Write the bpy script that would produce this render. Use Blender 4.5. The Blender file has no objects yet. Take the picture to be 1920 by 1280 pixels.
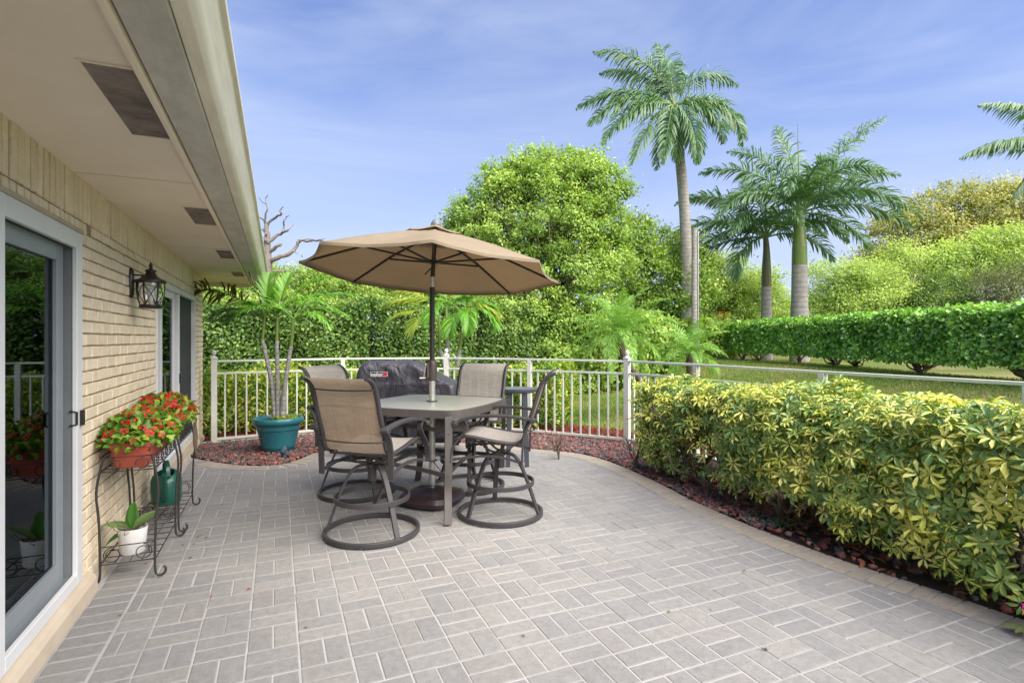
import bpy, math, random
import numpy as np
from mathutils import Vector, Matrix
random.seed(7); rng = np.random.default_rng(7)
PI = math.pi
sc = bpy.context.scene
COL = sc.collection
# ------------------------------------------------------------------ camera frame (metres, z up; +Y runs along the house wall)
CAM_H = 1.4; YAW = .4037; SN, CS = math.sin(YAW), math.cos(YAW)
def at(b, D, z=None):
    """point at distance D straight ahead and bearing tangent b to the right of the view axis"""
    R = b*D
    p = (D*SN+R*CS, D*CS-R*SN)
    return p if z is None else Vector((p[0], p[1], z))
def brg(px): return (px-960)/1027.
def hgt(py, D): return CAM_H-(py-635)*D/1027.
def dirv(a, e=0):
    """unit vector: a degrees anticlockwise from the camera's right, e elevation"""
    a = math.radians(a); e = math.radians(e)
    r, f = math.cos(a), math.sin(a)
    return Vector(((r*CS+f*SN)*math.cos(e), (-r*SN+f*CS)*math.cos(e), math.sin(e)))

# ------------------------------------------------------------------ tagging
def tag(o, label=None, cat=None, group=None, kind=None):
    if label: o['label'] = label
    if cat: o['category'] = cat
    if group: o['group'] = group
    if kind: o['kind'] = kind
    return o
def empty(name, loc=(0, 0, 0), rz=0, parent=None):
    o = bpy.data.objects.new(name, None); o.empty_display_size = .1
    COL.objects.link(o); o.location = loc; o.rotation_euler = (0, 0, rz)
    if parent: o.parent = parent
    return o
def thing(name, label, cat, loc=(0, 0, 0), rz=0, group=None):
    return tag(empty(name, loc, rz), label, cat, group)
def copy_tree(o, parent=None):
    c = o.copy(); COL.objects.link(c)
    if parent is not None: c.parent = parent
    for ch in list(o.children): copy_tree(ch, c)
    return c

# ------------------------------------------------------------------ materials
def nodes(name):
    m = bpy.data.materials.new(name); m.use_nodes = True
    nt = m.node_tree
    return m, nt, nt.nodes['Principled BSDF'], nt.nodes['Material Output']
def noise(nt, scale, detail=4, rough=.6, vec=None, dist=0):
    n = nt.nodes.new('ShaderNodeTexNoise'); n.inputs['Scale'].default_value = scale
    n.inputs['Detail'].default_value = detail; n.inputs['Roughness'].default_value = rough
    n.inputs['Distortion'].default_value = dist
    if vec is not None: nt.links.new(vec, n.inputs['Vector'])
    return n.outputs['Fac']
def ramp(nt, fac, stops):
    r = nt.nodes.new('ShaderNodeValToRGB'); nt.links.new(fac, r.inputs[0])
    e = r.color_ramp.elements
    while len(e) < len(stops): e.new(.5)
    for i, (p, c) in enumerate(stops):
        e[i].position = p; e[i].color = (*c, 1) if len(c) == 3 else c
    return r.outputs[0]
def mixc(nt, fac, a, b, mode='MIX'):
    n = nt.nodes.new('ShaderNodeMix'); n.data_type = 'RGBA'; n.blend_type = mode
    for inp, v in ((n.inputs[0], fac), (n.inputs[6], a), (n.inputs[7], b)):
        if hasattr(v, 'is_linked') or hasattr(v, 'links'): nt.links.new(v, inp)
        elif isinstance(v, (int, float)): inp.default_value = v
        else: inp.default_value = (*v, 1)
    return n.outputs[2]
def bump(nt, bsdf, h, strength=.3, dist=.01):
    b = nt.nodes.new('ShaderNodeBump'); b.inputs['Strength'].default_value = strength
    b.inputs['Distance'].default_value = dist
    nt.links.new(h, b.inputs['Height']); nt.links.new(b.outputs[0], bsdf.inputs['Normal'])
    return b
def objco(nt):
    t = nt.nodes.new('ShaderNodeTexCoord'); return t.outputs['Object']
def geopos(nt):
    t = nt.nodes.new('ShaderNodeNewGeometry'); return t.outputs['Position']
def attr(nt, name='tint'):
    a = nt.nodes.new('ShaderNodeAttribute'); a.attribute_name = name
    s = nt.nodes.new('ShaderNodeSeparateColor'); nt.links.new(a.outputs['Color'], s.inputs[0])
    return s.outputs[0], s.outputs[1], s.outputs[2]
def plain(name, c1, c2=None, rough=.6, metal=0, scale=8, bmp=0, bscale=60, spec=.5, coat=0):
    m, nt, b, o = nodes(name)
    c2 = c2 or tuple(x*.8 for x in c1)
    co = objco(nt)
    f = noise(nt, scale, 5, .65, co)
    nt.links.new(ramp(nt, f, [(.3, c2), (.7, c1)]), b.inputs['Base Color'])
    b.inputs['Metallic'].default_value = metal
    rr = noise(nt, scale*3, 3, .6, co)
    mr = nt.nodes.new('ShaderNodeMapRange'); nt.links.new(rr, mr.inputs[0])
    mr.inputs[3].default_value = max(0, rough-.1); mr.inputs[4].default_value = min(1, rough+.12)
    nt.links.new(mr.outputs[0], b.inputs['Roughness'])
    b.inputs['Specular IOR Level'].default_value = spec
    b.inputs['Coat Weight'].default_value = coat
    if bmp: bump(nt, b, noise(nt, bscale, 4, .6, co), bmp, .004)
    return m
GAIN = {'red_petal': 1, 'pink_petal': 1, 'clusia_leaf': 3.7, 'royal_palm_leaflet': 2.4, 'ficus_leaf': 1.9, 'broadleaf_tree_leaf': 2.5, 'dense_tree_leaf': 2.5, 'light_tree_leaf': 2.0, 'date_palm_leaflet': 1.9, 'variegated_umbrella_leaf': 1.45, 'green_umbrella_leaf': 2.6, 'browning_palm_leaflet': 1, 'olive_tree_leaf': 1.35, 'grass_blade': 1.15}
def leafmat(name, stops, rough=.45, trans=.3, tcol=1.6, edge=None, spec=.4):
    """colour by the leaf's own random number (tint.r); tint.g = across, tint.b = clump"""
    m, nt, b, o = nodes(name)
    r, g, bl = attr(nt)
    K = GAIN.get(name, 1.35)
    stops = [(p, tuple(min(.9, x*K) for x in c)) for p, c in stops]
    col = ramp(nt, r, stops)
    if edge is not None:
        # variegation: pale blade middle, green margin, more or less of it by clump
        f = nt.nodes.new('ShaderNodeMath'); f.operation = 'ADD'; nt.links.new(g, f.inputs[0])
        nz = noise(nt, 45, 2, .5, geopos(nt))
        k = nt.nodes.new('ShaderNodeMath'); k.operation = 'MULTIPLY_ADD'; nt.links.new(nz, k.inputs[0])
        k.inputs[1].default_value = 1.2; k.inputs[2].default_value = -.6
        nt.links.new(k.outputs[0], f.inputs[1])
        k2 = nt.nodes.new('ShaderNodeMath'); k2.operation = 'ADD'; nt.links.new(f.outputs[0], k2.inputs[0]); nt.links.new(bl, k2.inputs[1])
        fac = ramp(nt, k2.outputs[0], [(.78, (0, 0, 0)), (.86, (1, 1, 1))])
        col = mixc(nt, fac, col, ramp(nt, r, edge))
    nt.links.new(col, b.inputs['Base Color'])
    b.inputs['Roughness'].default_value = rough
    b.inputs['Specular IOR Level'].default_value = spec
    if trans:
        t = nt.nodes.new('ShaderNodeBsdfTranslucent')
        mul = mixc(nt, 1.0, col, (tcol, tcol, tcol*.5), 'MULTIPLY'); nt.links.new(mul, t.inputs[0])
        mx = nt.nodes.new('ShaderNodeMixShader'); mx.inputs[0].default_value = trans
        nt.links.new(b.outputs[0], mx.inputs[1]); nt.links.new(t.outputs[0], mx.inputs[2])
        nt.links.new(mx.outputs[0], o.inputs[0])
    return m

# ------------------------------------------------------------------ mesh builder
def rot_to(t, up=Vector((0, 0, 1))):
    t = t.normalized()
    if abs(t.dot(up)) > .98: up = Vector((0, 1, 0))
    x = t.cross(up).normalized(); y = x.cross(t).normalized()
    return x, y
class MB:
    def __init__(s): s.v = []; s.f = []; s.c = []
    def add(s, vs, fs, col=None):
        n = len(s.v); s.v += [tuple(v) for v in vs]; s.f += [tuple(i+n for i in f) for f in fs]
        s.c += [col or (.5, .5, .5)]*len(vs)
    def box(s, lo, hi, M=None, ch=0, col=None):
        x0, y0, z0 = lo; x1, y1, z1 = hi
        vs = [Vector(p) for p in ((x0, y0, z0), (x1, y0, z0), (x1, y1, z0), (x0, y1, z0), (x0, y0, z1), (x1, y0, z1), (x1, y1, z1), (x0, y1, z1))]
        if M is not None: vs = [M @ v for v in vs]
        s.add(vs, [(0, 3, 2, 1), (4, 5, 6, 7), (0, 1, 5, 4), (1, 2, 6, 5), (2, 3, 7, 6), (3, 0, 4, 7)], col)
    def tube(s, path, r, n=8, closed=False, cap=True, sx=1, sy=1, up=Vector((0, 0, 1)), col=None):
        P = [Vector(p) for p in path]; k = len(P)
        R = r if hasattr(r, '__len__') else [r]*k
        vs = []; fs = []; px = None
        for i, p in enumerate(P):
            a = P[(i-1) % k] if (closed or i) else p; b = P[(i+1) % k] if (closed or i < k-1) else p
            t = (b-a).normalized()
            if px is None: x, y = rot_to(t, up)
            else:
                x = (px - t*px.dot(t))
                x = x.normalized() if x.length > 1e-6 else rot_to(t, up)[0]
                y = x.cross(t)
            px = x
            for j in range(n):
                w = 2*PI*j/n
                vs.append(p+(x*math.cos(w)*sx+y*math.sin(w)*sy)*R[i])
        m = k if closed else k-1
        for i in range(m):
            for j in range(n):
                a = i*n+j; b = i*n+(j+1) % n; c = ((i+1) % k)*n+(j+1) % n; d = ((i+1) % k)*n+j
                fs.append((a, d, c, b))
        if cap and not closed:
            fs.append(tuple(range(n))); fs.append(tuple(range((k-1)*n, k*n))[::-1])
        s.add(vs, fs, col)
    def bar(s, path, side, w, t, closed=False):
        """flat bar: rectangular section, w along side, t across"""
        P = [Vector(p) for p in path]; k = len(P); S0 = side
        vs = []; fs = []
        for i, p in enumerate(P):
            a = P[(i-1) % k] if (closed or i) else p; b = P[(i+1) % k] if (closed or i < k-1) else p
            T = (b-a).normalized()
            S = Vector(S0(i) if callable(S0) else S0); S = (S-T*S.dot(T)).normalized(); N = T.cross(S)
            ww = w[i] if hasattr(w, '__len__') else w
            for (q, e) in ((-1, -1), (1, -1), (1, 1), (-1, 1)): vs.append(p+S*q*ww/2+N*e*t/2)
        for i in range(k if closed else k-1):
            for j in range(4):
                a = i*4+j; b = i*4+(j+1) % 4; c = ((i+1) % k)*4+(j+1) % 4; d = ((i+1) % k)*4+j
                fs.append((a, b, c, d))
        if not closed: fs += [(3, 2, 1, 0), tuple(k*4-4+j for j in range(4))]
        s.add(vs, fs)
    def lathe(s, prof, n=24, c=(0, 0, 0), closed=False, sq=0, rot=0, sy=1):
        vs = []; fs = []; k = len(prof)
        for r, z in prof:
            for j in range(n):
                w = 2*PI*j/n+rot
                vs.append((c[0]+r*math.cos(w), c[1]+r*math.sin(w)*sy, c[2]+z))
        for i in range(k if closed else k-1):
            for j in range(n):
                fs.append((i*n+j, i*n+(j+1) % n, ((i+1) % k)*n+(j+1) % n, ((i+1) % k)*n+j))
        if not closed:
            if prof[0][0] > 1e-5: fs.append(tuple(range(n))[::-1])
            if prof[-1][0] > 1e-5: fs.append(tuple(range((k-1)*n, k*n)))
        s.add(vs, fs)
    def prism(s, poly, z0, z1):
        n = len(poly)
        vs = [(x, y, z0) for x, y in poly]+[(x, y, z1) for x, y in poly]
        fs = [tuple(range(n))[::-1], tuple(range(n, 2*n))]+[(i, (i+1) % n, n+(i+1) % n, n+i) for i in range(n)]
        s.add(vs, fs)
    def extr(s, prof, y0, y1):
        """closed (x,z) profile extruded along y"""
        n = len(prof)
        vs = [(x, y0, z) for x, z in prof]+[(x, y1, z) for x, z in prof]
        fs = [tuple(range(n)), tuple(range(n, 2*n))[::-1]]+[(i, n+i, n+(i+1) % n, (i+1) % n) for i in range(n)]
        s.add(vs, fs)
    def build(s, name, mat, parent=None, smooth=None, bevel=0, tint=False, loc=None, seg=2):
        me = bpy.data.meshes.new(name); me.from_pydata(s.v, [], s.f); me.update()
        o = bpy.data.objects.new(name, me); COL.objects.link(o)
        me.materials.append(mat)
        if tint:
            a = me.attributes.new('tint', 'FLOAT_COLOR', 'POINT')
            a.data.foreach_set('color', np.c_[np.array(s.c, dtype=np.float32), np.ones(len(s.v), np.float32)].ravel())
        if smooth is not None:
            me.polygons.foreach_set('use_smooth', [True]*len(me.polygons))
            if smooth < 180: 
                try: me.set_sharp_from_angle(angle=math.radians(smooth))
                except Exception: pass
        if bevel:
            b = o.modifiers.new('bevel', 'BEVEL'); b.width = bevel; b.segments = seg; b.limit_method = 'ANGLE'; b.angle_limit = math.radians(35)
        if parent: o.parent = parent
        if loc is not None: o.location = loc
        return o
def arc(cx, cy, r, a0, a1, n):
    return [(cx+r*math.cos(math.radians(a0+(a1-a0)*i/n)), cy+r*math.sin(math.radians(a0+(a1-a0)*i/n))) for i in range(n+1)]
def smoothpath(P, n=6):
    """Catmull-Rom through points"""
    P = [Vector(p) for p in P]; out = []
    for i in range(len(P)-1):
        p0 = P[max(i-1, 0)]; p1 = P[i]; p2 = P[i+1]; p3 = P[min(i+2, len(P)-1)]
        for j in range(n):
            t = j/n
            out.append(.5*((2*p1)+(p2-p0)*t+(2*p0-5*p1+4*p2-p3)*t*t+(3*p1-p0-3*p2+p3)*t**3))
    out.append(P[-1]); return out

def np_mesh(name, V, loops, starts, totals, mat, parent=None, tint=None, smooth=False):
    me = bpy.data.meshes.new(name)
    me.vertices.add(len(V)); me.vertices.foreach_set('co', np.asarray(V, np.float32).ravel())
    me.loops.add(len(loops)); me.loops.foreach_set('vertex_index', np.asarray(loops, np.int32))
    me.polygons.add(len(starts)); me.polygons.foreach_set('loop_start', np.asarray(starts, np.int32))
    try: me.polygons.foreach_set('loop_total', np.asarray(totals, np.int32))
    except Exception: pass
    me.update(calc_edges=True)
    if smooth: me.polygons.foreach_set('use_smooth', np.ones(len(starts), bool))
    me.materials.append(mat)
    if tint is not None:
        a = me.attributes.new('tint', 'FLOAT_COLOR', 'POINT')
        a.data.foreach_set('color', np.c_[tint, np.ones(len(V))].astype(np.float32).ravel())
    o = bpy.data.objects.new(name, me); COL.objects.link(o)
    if parent: o.parent = parent
    return o
# leaf templates: verts (along, across, up), faces (all quads or tris of one size), across attribute
T_LEAF = (np.array([(0, 0, 0), (.45, -.5, .12), (1, 0, 0), (.45, .5, .12)]), np.array([(0, 1, 2, 3)]), np.array([0, 1, 0, 1.]))
T_FOLD = (np.array([(0, 0, 0), (.3, -.42, .1), (.7, -.4, .08), (1, 0, -.12), (.7, .4, .08), (.3, .42, .1), (.5, 0, 0)]),
          np.array([(0, 1, 2, 6), (6, 2, 3, 4), (0, 6, 4, 5)]), np.array([0, 1, 1, .6, 1, 1, 0.]))
T_LFT = (np.array([(0, 0, 0), (.35, -.34, .1), (.72, -.5, .06), (1, 0, -.22), (.72, .5, .06), (.35, .34, .1), (.35, 0, 0), (.72, 0, -.06)]),
         np.array([(0, 1, 6, 6), (1, 2, 7, 6), (2, 3, 7, 7), (7, 3, 4, 4), (6, 7, 4, 5), (0, 6, 5, 5)]), np.array([0, 1, 1, .7, 1, 1, 0, 0.]))
def unit(a): return a/np.maximum(np.linalg.norm(a, axis=1, keepdims=True), 1e-9)
def leaves(name, P, A, N, L, W, mat, tpl=T_LEAF, parent=None, clump=None, rnd=None):
    """P base, A direction, N normal (approx), L length, W width"""
    n = len(P); T, F, AC = tpl
    A = unit(A); S = unit(np.cross(A, N)); N = np.cross(S, A)
    L = np.broadcast_to(L, n); W = np.broadcast_to(W, n)
    V = (P[:, None, :] + A[:, None, :]*(T[None, :, 0:1]*L[:, None, None]) + S[:, None, :]*(T[None, :, 1:2]*W[:, None, None])
         + N[:, None, :]*(T[None, :, 2:3]*L[:, None, None])).reshape(-1, 3)
    k = len(T)
    loops = []; tot = []
    for f in F:
        g = [f[0]]
        for q in f[1:]:
            if q != g[-1]: g.append(q)
        loops += g; tot.append(len(g))
    loops = np.array(loops); tot = np.array(tot)
    LL = (np.arange(n)[:, None]*k+loops[None]).ravel()
    TT = np.tile(tot, n); ST = np.concatenate([[0], np.cumsum(TT)[:-1]])
    r = rng.random(n) if rnd is None else rnd
    c = np.zeros(n) if clump is None else clump
    tint = np.stack([np.repeat(r, k), np.tile(AC, n), np.repeat(c, k)], 1)
    return np_mesh(name, V, LL, ST, TT, mat, parent, tint)
def rdir(n): return unit(rng.normal(size=(n, 3)))

# ------------------------------------------------------------------ materials used
M_mortar = plain('joint_sand', (.365, .365, .36), (.29, .29, .285), .9, scale=5, bmp=.3)
def brickmat(name, cols, rough=.85, spots=True):
    m, nt, b, o = nodes(name); r, g, bl = attr(nt); p = geopos(nt)
    base = ramp(nt, r, cols)
    n1 = noise(nt, 26, 8, .75, p)
    c = mixc(nt, ramp(nt, n1, [(.35, (0, 0, 0)), (.75, (.75, .75, .75))]), base, mixc(nt, 1, base, (.62, .61, .60), 'MULTIPLY'))
    n2 = noise(nt, .9, 4, .6, p)   # big weather stains
    c = mixc(nt, ramp(nt, n2, [(.36, (.45, .45, .45)), (.62, (0, 0, 0))]), c, mixc(nt, 1, c, (.66, .66, .68), 'MULTIPLY'))
    if spots:
        n3 = noise(nt, 160, 2, .5, p)
        c = mixc(nt, ramp(nt, n3, [(.66, (0, 0, 0)), (.72, (.8, .8, .8))]), c, (.12, .11, .10))
    nt.links.new(c, b.inputs['Base Color']); b.inputs['Roughness'].default_value = rough
    b.inputs['Specular IOR Level'].default_value = .25
    bump(nt, b, noise(nt, 70, 8, .8, p), .9, .006)
    return m
M_paver = brickmat('concrete_paver', [(0, (.255, .258, .262)), (.45, (.280, .280, .280)), (.8, (.302, .298, .290)), (1, (.265, .263, .262))])
M_paver_edge = brickmat('edge_paver', [(0, (.34, .31, .265)), (.5, (.37, .33, .28)), (1, (.32, .295, .26))])
def wallbrick():
    m, nt, b, o = nodes('painted_brick'); r, g, bl = attr(nt); p = geopos(nt)
    c = ramp(nt, r, [(0, (.78, .67, .49)), (1, (.86, .755, .575))])
    c = mixc(nt, ramp(nt, noise(nt, 14, 7, .75, p), [(.4, (0, 0, 0)), (.8, (.5, .5, .5))]), c, (.50, .40, .28))
    c = mixc(nt, ramp(nt, noise(nt, 130, 2, .5, p), [(.62, (0, 0, 0)), (.7, (.5, .5, .5))]), c, (.33, .25, .16))
    nt.links.new(c, b.inputs['Base Color']); b.inputs['Roughness'].default_value = .75
    bump(nt, b, noise(nt, 70, 8, .75, p), .9, .008)
    return m
M_wall = wallbrick()
M_wallmortar = plain('shaded_mortar', (.33, .25, .15), (.25, .19, .11), .9, scale=20, bmp=.6, bscale=80)  # dark tone puts the shade of the brick gaps into the mortar colour
M_sill = plain('cream_stucco', (.50, .43, .34), (.42, .36, .28), .8, scale=6, bmp=.35, bscale=90)
M_soffit = plain('painted_soffit', (.84, .745, .625), (.76, .67, .55), .8, scale=1.6, bmp=.15, bscale=200)
def streaked(name, c1, c2, dirt, rough, sc_=(3, .6, 14), amt=.75):
    m, nt, b, o = nodes(name); co = objco(nt)
    mp = nt.nodes.new('ShaderNodeMapping'); mp.inputs['Scale'].default_value = sc_; nt.links.new(co, mp.inputs[0])
    c = ramp(nt, noise(nt, 1.5, 4, .6, co), [(.3, c2), (.7, c1)])
    c = mixc(nt, ramp(nt, noise(nt, 2, 8, .75, mp.outputs[0]), [(.45, (0, 0, 0)), (.75, (amt, amt, amt))]), c, dirt)
    nt.links.new(c, b.inputs['Base Color']); b.inputs['Roughness'].default_value = rough
    bump(nt, b, noise(nt, 120, 4, .6, co), .12, .003)
    return m
M_gutter = streaked('cream_gutter', (.78, .75, .63), (.70, .67, .55), (.42, .39, .27), .4)
M_fascia = streaked('weathered_fascia', (.58, .57, .52), (.48, .47, .42), (.28, .28, .22), .7, (5, 2.2, 5), .7)
M_roof = plain('roof_tile', (.42, .38, .34), None, .8, bmp=.5)
M_frame = plain('white_aluminium', (.66, .68, .70), (.60, .62, .64), .35, scale=3)
M_greyframe = plain('grey_and_shaded_aluminium', (.17, .19, .20), (.13, .145, .155), .4, scale=3)  # on the door track frame this grey stands in for shade inside the jamb
M_greylight = plain('light_grey_aluminium', (.23, .26, .285), (.19, .22, .245), .35, scale=3)
M_blackplastic = plain('black_plastic', (.02, .02, .02), None, .35)
M_curtain = plain('dark_curtain', (.10, .11, .13), (.07, .08, .10), .9, scale=3)
M_dark = plain('dark_interior', (.015, .016, .02), None, .8)
def glass(name, tint=(.75, .8, .82), refl_col=(.9, .95, 1)):
    m, nt, b, o = nodes(name); nt.nodes.remove(b)
    g = nt.nodes.new('ShaderNodeBsdfGlossy'); g.inputs['Roughness'].default_value = .015; g.inputs[0].default_value = (*refl_col, 1)
    t = nt.nodes.new('ShaderNodeBsdfTransparent'); t.inputs[0].default_value = (*tint, 1)
    fr = nt.nodes.new('ShaderNodeFresnel'); fr.inputs[0].default_value = 1.6
    mx = nt.nodes.new('ShaderNodeMixShader'); nt.links.new(fr.outputs[0], mx.inputs[0])
    nt.links.new(t.outputs[0], mx.inputs[1]); nt.links.new(g.outputs[0], mx.inputs[2]); nt.links.new(mx.outputs[0], o.inputs[0])
    return m
M_glass = glass('door_glass', (.35, .42, .5), (.36, .42, .48))
M_lampglass = glass('lantern_glass', (.9, .92, .92))
def screenmat():
    m, nt, b, o = nodes('insect_screen'); b.inputs['Base Color'].default_value = (.035, .04, .05, 1); b.inputs['Roughness'].default_value = .7
    t = nt.nodes.new('ShaderNodeBsdfTransparent'); mx = nt.nodes.new('ShaderNodeMixShader'); mx.inputs[0].default_value = .78
    nt.links.new(t.outputs[0], mx.inputs[1]); nt.links.new(b.outputs[0], mx.inputs[2]); nt.links.new(mx.outputs[0], o.inputs[0])
    return m
M_screen = screenmat()
M_iron = plain('black_iron', (.02, .02, .022), (.035, .03, .028), .45, scale=20)
M_lamp = plain('lantern_metal', (.009, .009, .009), (.016, .014, .013), .35, scale=20)
M_bronze = plain('bronze_powder_coat', (.046, .043, .047), (.034, .032, .036), .45, scale=6, spec=.5)
M_bronze2 = plain('table_powder_coat', (.082, .073, .070), (.066, .059, .058), .48, scale=6, spec=.5)
def slingmat():
    m, nt, b, o = nodes('sling_mesh_fabric'); co = objco(nt)
    def streak(v):
        st = nt.nodes.new('ShaderNodeMapping'); st.inputs['Scale'].default_value = v; nt.links.new(co, st.inputs[0]); return noise(nt, 1, 3, .65, st.outputs[0])
    h = streak((9, 160, 160)); v = streak((150, 6, 6))
    f = mixc(nt, .5, h, v)
    front = ramp(nt, f, [(.35, (.36, .335, .315)), (.65, (.62, .585, .55))])
    back = ramp(nt, f, [(.38, (.25, .185, .125)), (.62, (.42, .325, .235))])
    g = nt.nodes.new('ShaderNodeNewGeometry')
    c = mixc(nt, g.outputs['Backfacing'], back, front)
    nt.links.new(c, b.inputs['Base Color']); b.inputs['Roughness'].default_value = .7; b.inputs['Specular IOR Level'].default_value = .3
    t = nt.nodes.new('ShaderNodeBsdfTranslucent'); t.inputs[0].default_value = (.45, .36, .27, 1)
    tp = nt.nodes.new('ShaderNodeBsdfTransparent')
    mx = nt.nodes.new('ShaderNodeMixShader'); mx.inputs[0].default_value = .25
    nt.links.new(b.outputs[0], mx.inputs[1]); nt.links.new(t.outputs[0], mx.inputs[2])
    mx2 = nt.nodes.new('ShaderNodeMixShader'); mx2.inputs[0].default_value = .07
    nt.links.new(mx.outputs[0], mx2.inputs[1]); nt.links.new(tp.outputs[0], mx2.inputs[2]); nt.links.new(mx2.outputs[0], o.inputs[0])
    return m
M_sling = slingmat()
def canopymat():
    m, nt, b, o = nodes('canopy_canvas'); co = objco(nt)
    c = ramp(nt, noise(nt, 3, 5, .6, co), [(.3, (.335, .285, .205)), (.7, (.40, .34, .25))])
    fi = nt.nodes.new('ShaderNodeMapping'); fi.inputs['Scale'].default_value = (14, 14, 220); nt.links.new(co, fi.inputs[0])
    c = mixc(nt, ramp(nt, noise(nt, 1, 4, .7, fi.outputs[0]), [(.45, (.35, .35, .35)), (.7, (0, 0, 0))]), c, mixc(nt, 1, c, (.7, .68, .66), 'MULTIPLY'))
    nt.links.new(c, b.inputs['Base Color']); b.inputs['Roughness'].default_value = .85
    b.inputs['Specular IOR Level'].default_value = .15
    t = nt.nodes.new('ShaderNodeBsdfTranslucent'); t.inputs[0].default_value = (.60, .47, .31, 1)
    mx = nt.nodes.new('ShaderNodeMixShader'); mx.inputs[0].default_value = .36
    nt.links.new(b.outputs[0], mx.inputs[1]); nt.links.new(t.outputs[0], mx.inputs[2]); nt.links.new(mx.outputs[0], o.inputs[0])
    bump(nt, b, noise(nt, 9, 4, .5, co), .35, .02)
    return m
M_canopy = canopymat()
M_alu = plain('bare_aluminium', (.62, .62, .60), (.5, .5, .5), .3, metal=.7, scale=12)
M_pole = plain('dark_pole', (.028, .024, .024), (.045, .038, .036), .3, scale=12)
def tabletop():
    m, nt, b, o = nodes('pebbled_glass'); co = objco(nt)
    nt.links.new(ramp(nt, noise(nt, 2.5, 4, .6, co), [(.3, (.33, .33, .29)), (.7, (.40, .40, .355))]), b.inputs['Base Color'])
    b.inputs['Roughness'].default_value = .3; b.inputs['Specular IOR Level'].default_value = .6
    v = nt.nodes.new('ShaderNodeTexVoronoi'); v.inputs['Scale'].default_value = 110; nt.links.new(co, v.inputs[0])
    bump(nt, b, v.outputs[0], .35, .003)
    return m
M_top = tabletop()
M_base = plain('resin_umbrella_base', (.032, .020, .022), (.022, .015, .017), .35, scale=4)
def covermat():
    m, nt, b, o = nodes('grill_cover_fabric'); co = objco(nt)
    nt.links.new(ramp(nt, noise(nt, 4, 5, .6, co), [(.3, (.034, .034, .046)), (.7, (.055, .055, .072))]), b.inputs['Base Color'])
    b.inputs['Roughness'].default_value = .5
    mp = nt.nodes.new('ShaderNodeMapping'); mp.inputs['Scale'].default_value = (1, 1, .6); nt.links.new(co, mp.inputs[0])
    n1 = noise(nt, 5, 3, .5, mp.outputs[0], 1.2)
    bump(nt, b, n1, .9, .06)
    return m
M_cover = covermat()
M_patchwhite = plain('white_print', (.75, .75, .75), None, .5)
M_patchred = plain('red_print', (.62, .03, .04), None, .5)
M_teal = plain('glazed_teal', (.028, .18, .22), (.02, .14, .18), .25, scale=3, spec=.5)
M_soil = plain('potting_soil', (.035, .026, .018), None, .95, bmp=.8, bscale=40)
M_terracotta = plain('terracotta_plastic', (.42, .085, .05), (.36, .07, .04), .4, scale=3)
M_cangreen = plain('green_plastic', (.012, .10, .075), (.01, .075, .055), .3, scale=3)
M_whitepot = plain('white_ceramic', (.78, .78, .78), None, .25)
M_rope = plain('jute_cord', (.16, .12, .08), (.09, .07, .05), .9, scale=40)
M_fence = plain('white_fence_paint', (.62, .64, .58), (.50, .53, .46), .45, scale=5, spec=.4)
M_curb = plain('concrete_edging', (.42, .41, .38), (.30, .29, .27), .9, scale=6, bmp=.5)
def rockmat(name, stops, rough=.85):
    m, nt, b, o = nodes(name); r, g, bl = attr(nt); p = geopos(nt)
    c = ramp(nt, r, stops); c = mixc(nt, ramp(nt, noise(nt, 60, 5, .7, p), [(.4, (0, 0, 0)), (.7, (.5, .5, .5))]), c, mixc(nt, 1, c, (1.6, 1.55, 1.5), 'MULTIPLY'))
    nt.links.new(c, b.inputs['Base Color']); b.inputs['Roughness'].default_value = rough
    bump(nt, b, noise(nt, 90, 5, .7, p), .8, .006)
    return m
M_rock = rockmat('lava_rock', [(0, (.05, .05, .055)), (.40, (.10, .095, .10)), (.5, (.15, .055, .05)), (.72, (.22, .07, .06)), (.9, (.20, .13, .12)), (1, (.33, .15, .10))])
M_mulch = rockmat('red_wood_mulch', [(0, (.11, .012, .010)), (.5, (.22, .028, .02)), (.85, (.30, .045, .03)), (1, (.09, .03, .02))])
M_beds = plain('bed_soil', (.045, .028, .02), (.03, .02, .015), .95, bmp=1, bscale=30)
def barkmat(name, c1, c2, c3, ring=0, sc_=8):
    m, nt, b, o = nodes(name); co = objco(nt); f = noise(nt, sc_, 8, .75, co)
    c = ramp(nt, f, [(.3, c1), (.55, c2), (.75, c3)])
    if ring:
        w = nt.nodes.new('ShaderNodeTexWave'); w.bands_direction = 'Z'; w.inputs['Scale'].default_value = ring; w.inputs['Distortion'].default_value = .8; nt.links.new(co, w.inputs[0])
        c = mixc(nt, ramp(nt, w.outputs[0], [(.0, (.55, .55, .55)), (.12, (0, 0, 0))]), c, tuple(x*.5 for x in c1))
    nt.links.new(c, b.inputs['Base Color']); b.inputs['Roughness'].default_value = .9
    bump(nt, b, f, .7, .02)
    return m
M_bark = barkmat('grey_bark', (.10, .08, .06), (.20, .17, .14), (.32, .29, .25))
M_darkbark = barkmat('brown_stem', (.06, .045, .03), (.13, .10, .07), (.24, .21, .16), sc_=20)
M_palmtrunk = barkmat('royal_palm_trunk', (.22, .20, .19), (.33, .305, .29), (.42, .39, .37), ring=2.2)
M_oldtrunk = barkmat('old_palm_trunk', (.20, .18, .165), (.37, .35, .325), (.50, .48, .45), ring=3)
M_potstem = barkmat('young_palm_stem', (.12, .12, .11), (.30, .30, .28), (.48, .48, .45), ring=5, sc_=25)
M_deadwood = barkmat('dead_wood', (.13, .11, .095), (.22, .19, .17), (.30, .27, .25), sc_=14)
M_shaft = plain('green_crownshaft', (.16, .22, .035), (.10, .16, .03), .35, scale=3)
M_shaft2 = plain('brown_green_crownshaft', (.13, .11, .035), (.08, .10, .03), .4, scale=3)
G = lambda *s: list(s)
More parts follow.
